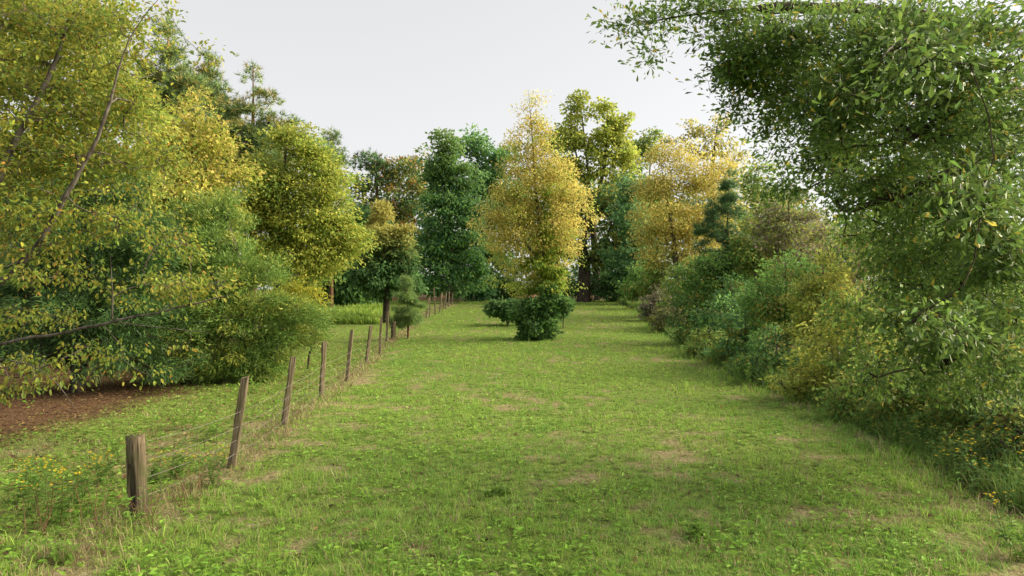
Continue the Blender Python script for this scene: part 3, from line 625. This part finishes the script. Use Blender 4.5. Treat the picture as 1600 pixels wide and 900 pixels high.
# ------------------------------------------------------------------ right side, far to near
tree('hickory_tree', 'wide golden tree rising over the right hedge', 'tree', 56, 1062,
     [(1062, 255, 50, 30), (1030, 290, 46, 34), (1095, 285, 50, 36), (1045, 335, 60, 40), (1110, 330, 54, 46), (1018, 365, 34, 26), (1085, 375, 54, 30), (1028, 240, 24, 16), (1140, 270, 24, 34), (1025, 395, 34, 20), (1105, 410, 50, 22)],
     GOLD, nclump=320, nleaf=22000, L=0.23, W=0.12, tr=0.24, cr=1.2, seg=0.8, flat=0.5, upn=1.0, rtip=0.012, tint=tint_patch(0.12, (0.25, 0.28, 0.06)))
tree('hickory_tree', 'thin half-bare tree with few leaves against the bright sky', 'tree', 60, 1115,
     [(1085, 205, 30, 16, 60, .8), (1125, 205, 30, 22, 60, .6), (1150, 235, 22, 26, 60, .6), (1105, 235, 34, 20, 60, .8), (1050, 220, 16, 10, 60, .7)], OLIVE + GOLD, nclump=80, nleaf=2300, L=0.26, W=0.14, trunk=[(1118, 330), (1112, 270), (1122, 190)], tr=0.16, cr=0.6, seg=0.7, rtip=0.02)
tree('pine_tree', 'young dark pine with upright tips in the right hedge', 'tree', 34, 1132,
     [(1140, 285, 5, 24), (1139, 304, 8, 20), (1136, 322, 13, 26), (1115, 345, 8, 32), (1156, 340, 9, 30), (1094, 368, 6, 28), (1124, 370, 22, 26), (1148, 385, 20, 26), (1122, 410, 40, 26), (1122, 440, 46, 26)], [(0.08, 0.17, 0.06), (0.11, 0.20, 0.07)], nclump=170, nleaf=46000, L=0.24, W=0.018, kind='pine', trunk=[(1135, 400), (1140, 272)], tr=0.09, bark=M_barkr, cr=0.36, rtip=0.01, seg=0.4, up=0.2)
tree('hickory_tree', 'reddish thin tree behind the hedge at the foot of the sky gap', 'tree', 33, 1265, [(1255, 390, 54, 44), (1305, 420, 50, 34), (1230, 330, 34, 34, 33, .7), (1345, 400, 50, 44), (1265, 345, 26, 24, 33, .4)], MAUVE + OLIVE + [(0.35, 0.22, 0.12)], nclump=120, nleaf=7000, L=0.17, W=0.09, tr=0.12, cr=0.7, seg=0.6)
tree('oak_tree', 'dark tree behind the right hedge below the half-bare tree', 'tree', 44, 1180, [(1185, 285, 28, 34), (1205, 320, 36, 34), (1195, 360, 44, 36), (1215, 395, 54, 40), (1175, 430, 50, 34), (1245, 435, 54, 36), (1150, 390, 30, 40)], GREEN + OLIVE + GOLD[2:3], nclump=170, nleaf=13000, L=0.22, W=0.12, tr=0.15, cr=0.8, seg=0.7)
RS = [  # photo x, y, rx, ry, distance, palette, leaf length, label
    (1005, 448, 30, 24, 66, GREEN, .28, 'green hedge shrub at the far end of the right hedge'),
    (1035, 438, 34, 32, 57, OLIVE + GREEN, .26, 'olive hedge shrub below the wide golden tree'),
    (1030, 480, 26, 22, 52, MAUVE, .2, 'dull mauve-brown shrub low in the far right hedge'),
    (1068, 450, 36, 38, 46, GREEN + OLIVE, .22, 'green shrub left of the young dark pine'),
    (1050, 500, 26, 22, 42, MAUVE + OLIVE, .18, 'greyish-brown low shrub at the hedge foot past the bend'),
    (1125, 425, 52, 40, 33, GREEN, .17, 'bushy deep-green shrub beneath the young dark pine'),
    (1180, 385, 34, 40, 32, GREEN + OLIVE, .17, 'green leafy shrub right of the young dark pine'),
    (1090, 500, 42, 38, 32, GREEN + DEEP, .16, 'green shrub at the hedge foot below the young pine'),
    (1145, 490, 44, 40, 28, BLUEG + GREEN, .15, 'blue-green shrub in the middle of the right hedge'),
    (1110, 545, 36, 24, 26, GREEN + OLIVE, .13, 'low weedy shrub on the hedge foot with yellow sprigs beside it'),
    (1235, 360, 50, 46, 29, MAUVE + OLIVE, .15, 'brownish thin-leaved tree crown below the sky gap'),
    (1165, 520, 48, 50, 23.5, BLUEG + GREEN, .13, 'grey-green rounded shrub bulging from the right hedge'),
    (1230, 455, 66, 50, 22, GREEN, .12, 'tall soft-green shrub in the right hedge'),
    (1290, 480, 60, 60, 19.5, OLIVE + YGREEN, .11, 'olive shrub with brown sprays beside the oak leaves'),
    (1215, 565, 54, 40, 19, GREEN + DEEP, .11, 'dark green shrub overhanging the grass edge'),
    (1275, 590, 48, 36, 16, OLIVE + YGREEN, .10, 'low olive shrub at the grass edge under the oak'),
    (1340, 540, 70, 60, 15, OLIVE + YGREEN, .10, 'olive-yellow shrub behind the lowest oak leaves'),
    (1350, 625, 50, 34, 13.4, GREEN + OLIVE, .09, 'low green shrub under the oak beside tall grass'),
    (1440, 610, 70, 60, 12.4, OLIVE + GREEN, .09, 'dark shrub behind the yellow flowers at right'),
    (1530, 600, 80, 80, 11.2, OLIVE + GREEN, .09, 'shadowy shrub at the right edge under the oak'),
    (1590, 690, 60, 60, 9.6, OLIVE + DEEP, .08, 'dark shrub at the lower right edge of the picture'),
]
for px, py, rx, ry, d, cl, L, lab in RS:
    rx *= 1.25; ry *= 1.2; py -= 6
    n = int(np.clip(2.6 * (rx * ry * 4) * d * d / (F * F) / (L * L * 0.5) * 2.1, 2500, 10000))
    crown_only = 'crown' in lab
    tree('shrub', lab, 'shrub', d, px, [(px, py, rx * .8, ry * .8), (px - rx * .5, py + ry * .35, rx * .55, ry * .55), (px + rx * .5, py + ry * .3, rx * .55, ry * .6), (px, py + ry * .6, rx * .8, ry * .35), (px + rx * .25, py - ry * .55, rx * .35, ry * .5, None, .6), (px - rx * .35, py - ry * .4, rx * .3, ry * .5, None, .6), (px - rx * .05, py - ry * .85, rx * .2, ry * .35, None, .3)],
         cl, nclump=80, nleaf=n, L=L, W=L * .52, tr=0.05, cr=max(0.3, rx / F * d * .3), crown='foliage', trunk_name='stem', group='shrubs of the right hedge', seg=0.5, start=0.05, tint=tint_patch(0.07, (0.26, 0.24, 0.05)))
tree('oak_tree', 'dark leafy tree behind the oak on the right', 'tree', 21, 1420, [(1400, 330, 80, 70), (1500, 280, 110, 90), (1570, 400, 100, 90), (1430, 430, 100, 70), (1340, 400, 50, 50), (1480, 160, 90, 60), (1580, 180, 80, 80)],
     GREEN + OLIVE, nclump=170, nleaf=13000, L=0.14, W=0.075, tr=0.17, cr=0.75, seg=0.6)
tree('oak_tree', 'big glossy-leaved oak overhanging the clearing from the right', 'tree', 10.2, 1800,
     [(980, 50, 36, 24, 10.0, 0.7), (1035, 25, 50, 26, 10.0, 0.8), (1015, 88, 16, 14, 10.0, .8), (1120, 10, 60, 26, 9.8, .8), (1170, 70, 74, 50, 9.8), (1150, 115, 50, 18, 9.8, .8), (1205, 140, 70, 60, 10.2, 1.1), (1200, 215, 44, 34, 10.4, 1.0), (1290, 150, 70, 60, 10.0), (1310, 240, 60, 50, 10.4, .9), (1260, 60, 90, 70, 9.2),
      (1380, 60, 110, 80, 8.4), (1500, 70, 120, 90, 7.6), (1340, 180, 90, 70, 9.0), (1460, 190, 120, 80, 8.2), (1570, 200, 80, 90, 7.4), (1235, 285, 50, 34, 10.8, .9), (1400, 290, 110, 60, 9.2), (1520, 310, 100, 70, 8.2), (1350, 360, 50, 34, 10.2, .6),
      (1450, 400, 110, 60, 9.4), (1560, 420, 80, 80, 8.0), (1400, 490, 90, 50, 10, .7), (1510, 510, 100, 60, 8.8, .7), (1370, 570, 70, 40, 10.4, .5), (1460, 580, 90, 45, 9.4, .6), (1570, 570, 60, 60, 8.2, .6), (1420, 110, 90, 70, 5.6, .35), (1540, 330, 80, 90, 5.4, .25), (1480, 500, 90, 50, 6.4, .35)],
     [(0.10, 0.18, 0.035), (0.13, 0.225, 0.04), (0.17, 0.27, 0.05), (0.08, 0.15, 0.04)], nclump=800, nleaf=52000, L=0.095, W=0.040, shape='oak', mat=M_oak,
     trunk=[(1790, 400), (1760, 250, 10), (1720, 80, 10), (1690, -120, 10)],
     stems=[[(1740, 150, 10), (1600, 60, 9.6), (1440, 20, 9.6), (1280, 10, 9.8), (1120, 15, 9.9), (1010, 35, 10)], [(1765, 260, 10), (1600, 220, 9), (1480, 275, 8.8), (1390, 310, 9), (1330, 330, 9.4)],
            [(1780, 340, 10), (1620, 130, 8.2), (1500, 160, 8), (1420, 220, 8.2), (1360, 260, 8.6)], [(1785, 400, 10), (1640, 380, 8.6), (1560, 420, 8.4), (1500, 450, 8.6), (1400, 520, 9.4)],
            [(1785, 420, 10), (1650, 480, 8.8), (1560, 500, 8.8), (1480, 570, 9)], [(1600, 60, 9.6), (1400, 60, 7), (1380, 90, 5.6)]],
     tr=0.28, bark=M_barkd, cr=0.36, seg=0.35, rtip=0.004, flat=0.65, start=0.1, up=0.2, sag=0.03, droop=0.15, upn=0.5, tint=tint_orange(0.03, (0.45, 0.38, 0.06)), singles=300, single_mat=M_oak1)

# ------------------------------------------------------------------ wire fence with its posts
def woodmat(name, c1, c2, moss):
    m, t = newmat(name); N = t.nodes.new; L = t.links.new
    out = N('ShaderNodeOutputMaterial'); p = N('ShaderNodeBsdfPrincipled'); tc = N('ShaderNodeTexCoord'); mp = N('ShaderNodeMapping'); mp.inputs['Scale'].default_value = (28, 28, 1.6); L(tc.outputs['Object'], mp.inputs[0])
    nz = N('ShaderNodeTexNoise'); nz.inputs['Scale'].default_value = 1.6; nz.inputs['Detail'].default_value = 8; L(mp.outputs[0], nz.inputs['Vector'])
    cr = N('ShaderNodeValToRGB'); cr.color_ramp.elements[0].position = .36; cr.color_ramp.elements[1].position = .66; cr.color_ramp.elements[0].color = (*c1, 1); cr.color_ramp.elements[1].color = (*c2, 1); L(nz.outputs[0], cr.inputs[0])
    n2 = N('ShaderNodeTexNoise'); n2.inputs['Scale'].default_value = 5; n2.inputs['Detail'].default_value = 5; L(tc.outputs['Object'], n2.inputs['Vector'])
    mr = N('ShaderNodeMapRange'); mr.inputs[1].default_value = .48; mr.inputs[2].default_value = .68; L(n2.outputs[0], mr.inputs[0])
    mx_ = N('ShaderNodeMix'); mx_.data_type = 'RGBA'; mx_.inputs[7].default_value = (*moss, 1); L(mr.outputs[0], mx_.inputs[0]); L(cr.outputs[0], mx_.inputs[6]); L(mx_.outputs[2], p.inputs['Base Color'])
    p.inputs['Roughness'].default_value = .9; p.inputs['Specular IOR Level'].default_value = .1
    b = N('ShaderNodeBump'); b.inputs['Strength'].default_value = .8; b.inputs['Distance'].default_value = .012; L(nz.outputs[0], b.inputs['Height']); L(b.outputs[0], p.inputs['Normal']); L(p.outputs[0], out.inputs[0]); return m
M_post = woodmat('weathered_post', (0.07, 0.055, 0.038), (0.26, 0.21, 0.145), (0.12, 0.105, 0.05))
M_round = woodmat('old_round_post', (0.04, 0.032, 0.022), (0.19, 0.15, 0.10), (0.07, 0.08, 0.03))
M_wire, tw = newmat('rusty_wire'); _o = tw.nodes.new('ShaderNodeOutputMaterial'); _p = tw.nodes.new('ShaderNodeBsdfPrincipled'); _n = tw.nodes.new('ShaderNodeTexNoise'); _n.inputs['Scale'].default_value = 30
_r = tw.nodes.new('ShaderNodeValToRGB'); _r.color_ramp.elements[0].color = (.12, .07, .05, 1); _r.color_ramp.elements[1].color = (.3, .29, .28, 1); tw.links.new(_n.outputs[0], _r.inputs[0]); tw.links.new(_r.outputs[0], _p.inputs['Base Color']); _p.inputs['Metallic'].default_value = .6; _p.inputs['Roughness'].default_value = .6; tw.links.new(_p.outputs[0], _o.inputs[0])

def square_post(w_, h, rng):
    """split timber post: twelve rings, worn edges, slanted weathered top"""
    prof = np.array([(-.5, -.38), (-.38, -.5), (.38, -.5), (.5, -.38), (.5, .38), (.38, .5), (-.38, .5), (-.5, .38)]) * w_
    nz = 9; zs = np.linspace(-0.35, h, nz); V = []
    for i, z in enumerate(zs):
        q = prof * (1 + 0.05 * rng.normal(size=(8, 1))) * (1.02 - 0.06 * i / nz); zz = np.full(8, z)
        if i == nz - 1: q = q * .92; zz = z + q[:, 0] * 0.35 + rng.normal(size=8) * .006
        V.append(np.column_stack([q, zz]))
    V = np.concatenate(V); i = np.arange(nz - 1)[:, None] * 8; j = np.arange(8)[None]; j2 = (j + 1) % 8
    Fq = np.stack([i + j, i + j2, i + 8 + j2, i + 8 + j], -1).reshape(-1, 4); return V, [Fq, np.array([[(nz - 1) * 8 + k for k in range(8)]])]
def round_post(r, h, rng, k=36, gap=True):
    nz = 14; zs = np.linspace(-0.3, h, nz); a = np.linspace(0, 2 * np.pi, k, endpoint=False); V = []
    base = 1 + 0.03 * np.sin(3 * a + 1) + 0.010 * rng.normal(size=k)
    for i, z in enumerate(zs):
        rr = r * base * (1.03 - 0.06 * z / h) * (1 + .006 * rng.normal(size=k))
        if gap:      # a deep drying split on the left of the post
            ga = math.radians(260) + 0.05 * math.sin(z * 5); dd = np.abs((a - ga + np.pi) % (2 * np.pi) - np.pi); depth = .85 * sstep(h * .72, h * .5, z) + .06
            rr = rr * (1 - depth * sstep(.40, .20, dd))
        zz = z + (0.012 * rng.normal(size=k) if i == nz - 1 else 0)
        V.append(np.column_stack([rr * np.cos(a), rr * np.sin(a), np.full(k, z) + (zz - z)]))
    V.append(np.array([[0, 0, h - .006]])); V = np.concatenate(V); i = np.arange(nz - 1)[:, None] * k; j = np.arange(k)[None]; j2 = (j + 1) % k
    Fq = np.stack([i + j, i + j2, i + k + j2, i + k + j], -1).reshape(-1, 4); t = (nz - 1) * k; jj = np.arange(k)
    return V, [Fq, np.stack([t + jj, t + (jj + 1) % k, np.full(k, nz * k)], 1)]

POSTS = [  # base x, base y, distance, top x, top y, width, kind, label
    (216, 805, 7.9, 211, 681, .205, 'round', 'thick weathered round post with a dark split, nearest of the fence'),
    (362, 728, 10.1, 383, 585, .108, 'sq', 'leaning square wooden post next after the round post'),
    (443, 670, 12.8, 458, 557, .105, 'sq', 'third fence post, square and leaning right'),
    (502, 624, 16.3, 507, 535, .10, 'sq', 'fourth fence post, nearly upright square timber'),
    (542, 599, 19.1, 550, 518, .10, 'sq', 'fifth fence post, slim square timber'),
    (572, 571, 23.7, 580, 509, .10, 'sq', 'sixth fence post, short slim timber leaning right'),
    (593, 552, 28.0, 596, 493, .10, 'sq', 'reddish-dark post with pale edge, seventh along the fence'),
    (604, 534, 34.5, 606, 486, .11, 'sq', 'grey-brown post just left of the short dark stump post'),
    (614, 530, 36.0, 615, 500, .26, 'round', 'short thick dark post beside the young pine'),
    (666, 501, 56, 671, 468, .11, 'sq', None), (671, 501, 57, 672, 467, .09, 'sq', None), (680, 497, 59, 678, 454, .10, 'sq', None), (687, 496, 62, 690, 465, .12, 'sq', None),
    (692, 494, 64, 697, 465, .11, 'sq', None), (696, 491, 67, 697, 466, .12, 'sq', None), (701, 488, 70, 702, 464, .12, 'sq', None), (706, 482, 73, 707, 464, .12, 'sq', None), (712, 477, 76, 714, 460, .12, 'sq', None), (716, 474, 78, 717, 458, .12, 'sq', None)]
fence = thing('wire_fence', 'old wire fence of leaning wooden posts along the left of the clearing', 'fence', (-4.33, 7.9, gz(-4.33, 7.9)))
FO = np.array(fence.location); rngp = RNG(3); feet = []
for bx, by, d, tx, ty, wd, kd, lab in POSTS:
    x = (bx - 800) / F * d; z = gz(x, d); h = (by - ty) / F * d
    V, Fc = square_post(wd, h, rngp) if kd == 'sq' else round_post(wd / 2, h, rngp, gap=d < 10)
    o = obj('fence_post', mesh('fence_post', V, Fc, M_post if kd == 'sq' else M_round, smooth=(kd == 'round')), fence, None, lab)
    o.location = (x - FO[0], d - FO[1], z - FO[2]); lean = (tx - bx) / F * d / h
    o.rotation_euler = (float(rngp.normal() * .02), math.atan(lean), float(rngp.random() * .6) if kd == 'sq' else 0.0); feet.append((x, d, z, lean, min(h, 1.25)))
for hh in (0.22, 0.42, 0.62, 0.84):
    pts = []
    for a, b in zip(feet[:-1], feet[1:]):
        for t in np.linspace(0, 1, 6)[:-1]:
            f_ = lambda q: np.array([q[0] + q[3] * hh + 0.045, q[1], q[2] + min(hh, q[4] * .93)])
            p_ = f_(a) * (1 - t) + f_(b) * t; p_[2] -= .035 * math.sin(math.pi * t) * (1 if hh > .3 else 1.6); pts.append(p_ - FO)
    pts.append(f_(feet[-1]) - FO); pts = np.array(pts)
    V, Fq = tubes([(pts, np.full(len(pts), .0028))], 4); obj('wire', mesh('wire', V, [Fq], M_wire), fence)
# woven stay wires between the nearest posts
for a, b in zip(feet[:5], feet[1:6]):
    for t in np.linspace(0.06, 0.94, 9):
        p_ = np.array(a[:3]) * (1 - t) + np.array(b[:3]) * t + np.array([.045, 0, 0]) - FO; ln = a[3] * (1 - t) + b[3] * t
        V, Fq = tubes([(np.array([p_ + [ln * .1, 0, .08], p_ + [ln * .4, 0.004, .4], p_ + [ln * .8, 0, .8]]), np.full(3, .0016))], 3)
        obj('stay_wire', mesh('stay_wire', V, [Fq], M_wire), fence)

# ------------------------------------------------------------------ flowers and weeds
def weed(name, label, cat, x, y, h, nst, spread, flower=None, leafc=(0.11, 0.22, 0.035), dead=False, group=None, L=0.07, nl=16):
    rng = RNG(); z = gz(x, y); root = thing(name, label, cat, (x, y, z), group); chains = []; LP, LA, FP = [], [], []
    for s in range(nst):
        a = rng.random() * 2 * np.pi; r0 = rng.random() * spread * .6; hh = h * (.65 + .45 * rng.random()); ln = .25 * rng.normal(size=2)
        p0 = np.array([r0 * np.cos(a), r0 * np.sin(a), -.02]); p2 = p0 + np.array([ln[0] * hh, ln[1] * hh, hh]); p1 = (p0 + p2) / 2 + rng.normal(size=3) * .03 * hh
        pts = poly([p0, p1, p2], hh / 5, rng); chains.append((pts, np.linspace(.0045, .002, len(pts))))
        for t in np.linspace(.12, .95, nl):
            q = p0 * (1 - t) ** 2 + 2 * p1 * t * (1 - t) + p2 * t * t; LP.append(q); b = rng.random() * 6.28; LA.append([np.cos(b), np.sin(b), .35 + .3 * rng.normal()])
        if flower is not None:
            k = int(rng.integers(2, 6))
            for _ in range(k): FP.append(p2 + rng.normal(size=3) * np.array([.035, .035, .03]) * (h / .6))
    V, Fq = tubes(chains, 4); obj('stem', mesh('stem', V, [Fq], M_barkr if dead else M_stem, smooth=True), root, 'stuff')
    LP = np.array(LP); LA = np.array(LA); n = len(LP); N_ = rng.normal(size=(n, 3)) * .3; N_[:, 2] += 1; Ls = L * (.6 + .8 * rng.random(n))
    if dead: LA[:, 2] -= .6; Ls *= .5
    V, Fq, m = leaves(LP, LA, N_, Ls, Ls * .34, 'lance', rng); c = np.array(leafc) * (.65 + .7 * rng.random((n, 1)))
    obj('foliage', mesh('foliage', V, [Fq], M_leaf, np.repeat(c, m, 0)), root, 'stuff')
    if FP:
        FP = np.array(FP); K = 7; P = np.repeat(FP, K, 0); n = len(P); A = rng.normal(size=(n, 3)); A[:, 2] = np.abs(A[:, 2]) * .5 + .2; N_ = rng.normal(size=(n, 3)) * .3; N_[:, 2] += 1; Ls = .018 * (.8 + .6 * rng.random(n)) * (h / .6) ** .5
        V, Fq, m = leaves(P, A, N_, Ls, Ls * .6, 'rhomb', rng); obj('flower_heads', mesh('flower_heads', V, [Fq], M_flower, np.repeat(np.array(flower) * (.7 + .5 * rng.random((n, 1))), m, 0)), root, 'stuff')
    return root
M_stem = barkmat('weed_stem', (0.07, 0.10, 0.03), (0.16, 0.17, 0.06))
YEL = (0.66, 0.50, 0.04)
def foot(px, py):
    d = CAMZ * F / (py - 453.0); return (px - 800) / F * d, d
for px, py, h, n, sp, lab in [
    (52, 800, .62, 5, .25, 'yellow wildflower clump at the lower left edge'), (95, 815, .66, 6, .3, 'tall yellow wildflower clump left of the round post, nearest the camera'), (132, 790, .55, 5, .25, 'yellow wildflower clump halfway between left edge and round post'),
    (70, 770, .5, 4, .25, 'yellow wildflower clump behind the lower left clump'), (28, 780, .5, 4, .2, 'yellow wildflower plant touching the left picture edge'), (160, 752, .42, 4, .2, 'yellow wildflower plant just left of the round post top'),
    (240, 755, .40, 3, .15, 'yellow wildflower plant just right of the round post'), (276, 748, .4, 3, .15, 'yellow wildflower plant midway between round post and leaning post'), (326, 760, .5, 4, .2, 'yellow wildflower plant left of the leaning square post foot')]:
    x, y = foot(px, py); weed('wildflower', lab, 'flower', x, y, h, n + 2, sp, YEL, (0.13, 0.24, 0.045), L=.085, nl=20, group='yellow flowers by the fence')
for px, py, h, n, sp, lab in [
    (1492, 760, .72, 5, .25, 'yellow wildflower clump standing foremost in the shade at right'), (1518, 775, .66, 5, .25, 'yellow wildflower clump right of the foremost shaded one'), (1535, 740, .75, 6, .3, 'tall yellow wildflower clump under the oak near right edge'), (1588, 760, .8, 5, .25, 'yellow wildflower clump cut by the right picture edge'),
    (1440, 712, .6, 4, .25, 'small yellow wildflower plant left of the shaded clumps'), (1376, 690, .4, 3, .2, 'lone yellow wildflower plant at the hedge foot under the oak'), (1575, 850, .6, 3, .15, 'yellow wildflower plant low at the right edge')]:
    x, y = foot(px, py); weed('wildflower', lab, 'flower', x, y, h, n, sp, YEL, (0.08, 0.17, 0.04), group='yellow flowers under the oak')
for px, py, h, n, lab in [(1160, 604, .7, 6, 'yellow-flowered weed clump at the grass edge below the grey-green shrub'), (1115, 575, .75, 6, 'yellow-flowered weed clump at the hedge foot in mid distance'), (1025, 517, 1.0, 8, 'far yellow-flowered weed clump where the hedge bends'), (995, 498, 1.1, 8, 'farthest yellow-flowered weed clump along the hedge')]:
    x, y = foot(px, py); weed('wildflower', lab, 'flower', x, y, h, n, .5, YEL, L=.10, group='yellow flowers along the hedge')
for px, py, h, n, lab in [(235, 818, .42, 5, 'dry brown weed stalks at the foot of the round post'), (292, 795, .45, 5, 'dry brown weed stalks between round post and leaning post'), (310, 775, .5, 5, 'dark dead weed stalks left of the leaning post'), (150, 822, .5, 6, 'dry brown weed stalks left of the round post'), (60, 830, .5, 7, 'dry brown weed stalks near the lower left corner'), (465, 660, .35, 6, 'dry grey weeds at the foot of the third fence post')]:
    x, y = foot(px, py); weed('dry_weed', lab, 'weed', x, y, h, n, .3, None, (0.16, 0.10, 0.06), True, group='dry weeds along the fence', nl=7)
for px, py, h, n, sp, lab in [(185, 722, .5, 9, .5, 'leafy green weed clump behind the round post'), (300, 665, .45, 9, .6, 'leafy green weed clump in front of the brown litter'), (395, 612, .45, 10, .7, 'leafy green weed clump behind the second post'), (320, 690, .35, 8, .5, 'low green weed patch left of the leaning post'), (430, 570, .5, 10, .8, 'green weed clump at the foot of the feathery cedar'),
                             (1590, 870, .4, 6, .2, 'bright leafy weed at the lower right corner'), (100, 870, .2, 6, .3, 'low bright green weed in the lower left corner'), (205, 825, .5, 3, .1, 'thin green creeper weed hugging the round post'), (1085, 835, .16, 7, .3, 'low bright weed tuft in the grass at lower right'), (780, 770, .14, 7, .25, 'grey-green low weed in the middle of the meadow')]:
    x, y = foot(px, py); weed('weed', lab, 'weed', x, y, h, n, sp, None, (0.17, 0.30, 0.05), L=.085, nl=14, group='green weeds')

def tall_grass():
    rng = RNG(21); P, HH, CC = [], [], []
    # strip of rank grass and weeds along the hedge foot
    n = 28000; d = 8 + 75 * rng.random(n) ** 1.7; x = edge_right(d) + 0.15 + np.abs(rng.normal(size=n)) * 0.55 - 0.25 * (fbm(d, d * 0 + 3, 2.0) - .3)
    h = (.18 + .5 * rng.random(n) ** 1.6) * (0.5 + vnoise(x * 2, d, 1.6)); P.append(np.stack([x, d, H(x, d) - .02], 1)); HH.append(h); CC.append(pal(rng, n, [(0.10, 0.20, 0.04), (0.14, 0.25, 0.045), (0.18, 0.22, 0.06), (0.12, 0.22, 0.05), (0.08, 0.17, 0.04)]))
    # sunny weed bank beyond the fence by the dark cedar
    n = 12000; px = 470 + 125 * rng.random(n); d = 50 + 14 * rng.random(n); x = (px - 800) / F * d; h = (0.3 + .9 * rng.random(n)) * (0.25 + 1.1 * fbm(x, d, 2.2)); P.append(np.stack([x, d, H(x, d) - .02], 1)); HH.append(h); CC.append(pal(rng, n, [(0.25, 0.38, 0.06), (0.31, 0.41, 0.07), (0.17, 0.29, 0.05)]))
    # rough strip under the fence wires
    n = 6000; d = 6.5 + 70 * rng.random(n) ** 1.7; x = fence_x(d) - .05 + rng.normal(size=n) * .22; h = (.08 + .22 * rng.random(n) ** 1.8) * (0.4 + 1.0 * vnoise(x, d, 1.1)); P.append(np.stack([x, d, H(x, d) - .02], 1)); HH.append(h); CC.append(pal(rng, n, [(0.33, 0.26, 0.15), (0.22, 0.24, 0.07), (0.15, 0.25, 0.04), (0.20, 0.14, 0.09), (0.40, 0.33, 0.2)]))
    labs = ['rank tall grass and weeds along the foot of the right hedge', 'bright sunny weed bank beyond the fence', 'dry rough grass under the fence wires']
    for p_, h, c, lab in zip(P, HH, CC, labs):
        n = len(p_); A = rng.normal(size=(n, 3)) * .32; A[:, 2] = 1; N_ = rng.normal(size=(n, 3)); N_[:, 2] *= .3
        W = np.maximum(.005, .0007 * p_[:, 1]) * (1 + rng.random(n)); W = np.where((p_[:, 1] > 48) & (h > .45), W * 2.0, W)
        V, Fq, m = blades(p_, A, h, W, rng, .5); o = obj('tall_grass', mesh('tall_grass', V, Fq, M_grass, np.repeat(c * (.75 + .5 * rng.random((n, 1))), m, 0)), None, 'stuff'); o['label'] = lab; o['category'] = 'grass'
tall_grass()

def ground_cover():
    rng = RNG(31)
    def patch(x, d, h, L, cols, label):
        n = len(x); P = np.stack([x, d, H(x, d) + .03 + h], 1); A = rng.normal(size=(n, 3)); A[:, 2] = .3 * rng.random(n); N_ = rng.normal(size=(n, 3)) * .5; N_[:, 2] += 1
        Ls = L * (.6 + .8 * rng.random(n)); V, Fq, m = leaves(P, A, N_, Ls, Ls * .5, 'rhomb', rng); c = pal(rng, n, cols) * (.7 + .6 * rng.random((n, 1)))
        o = obj('ground_cover', mesh('ground_cover', V, [Fq], M_leaf, np.repeat(c, m, 0)), None, 'stuff'); o['label'] = label; o['category'] = 'ground cover'
    n = 34000; d = 7 + 76 * rng.random(n) ** 1.8; x = edge_right(d) + .35 + np.abs(rng.normal(size=n)) * .9 - .5 * (fbm(d * 1.0, d * 0 + 5, 1.6) - .2)
    hh = rng.random(n) * (.12 + .75 * fbm(x, d, .9) * sstep(-.1, .8, x - edge_right(d)))
    patch(x, d, hh, .05 * (1 + .035 * d), GREEN + DEEP + OLIVE, 'low leafy weeds crowding the foot of the right hedge')
    n = 9000; d = 7 + 26 * rng.random(n) ** 1.5; x = fence_x(d) - .1 - np.abs(rng.normal(size=n)) * 1.6; cl = fbm(x + 5, d, .8); k = cl > .5; x, d, cl = x[k], d[k], cl[k]
    patch(x, d, rng.random(len(x)) * .6 * (cl - .42), .055 * (1 + .03 * d), [(0.2, 0.33, 0.06), (0.26, 0.36, 0.07), (0.15, 0.27, 0.05), (0.3, 0.22, 0.1)], 'scattered leafy weeds in the rough grass beyond the fence')
ground_cover()
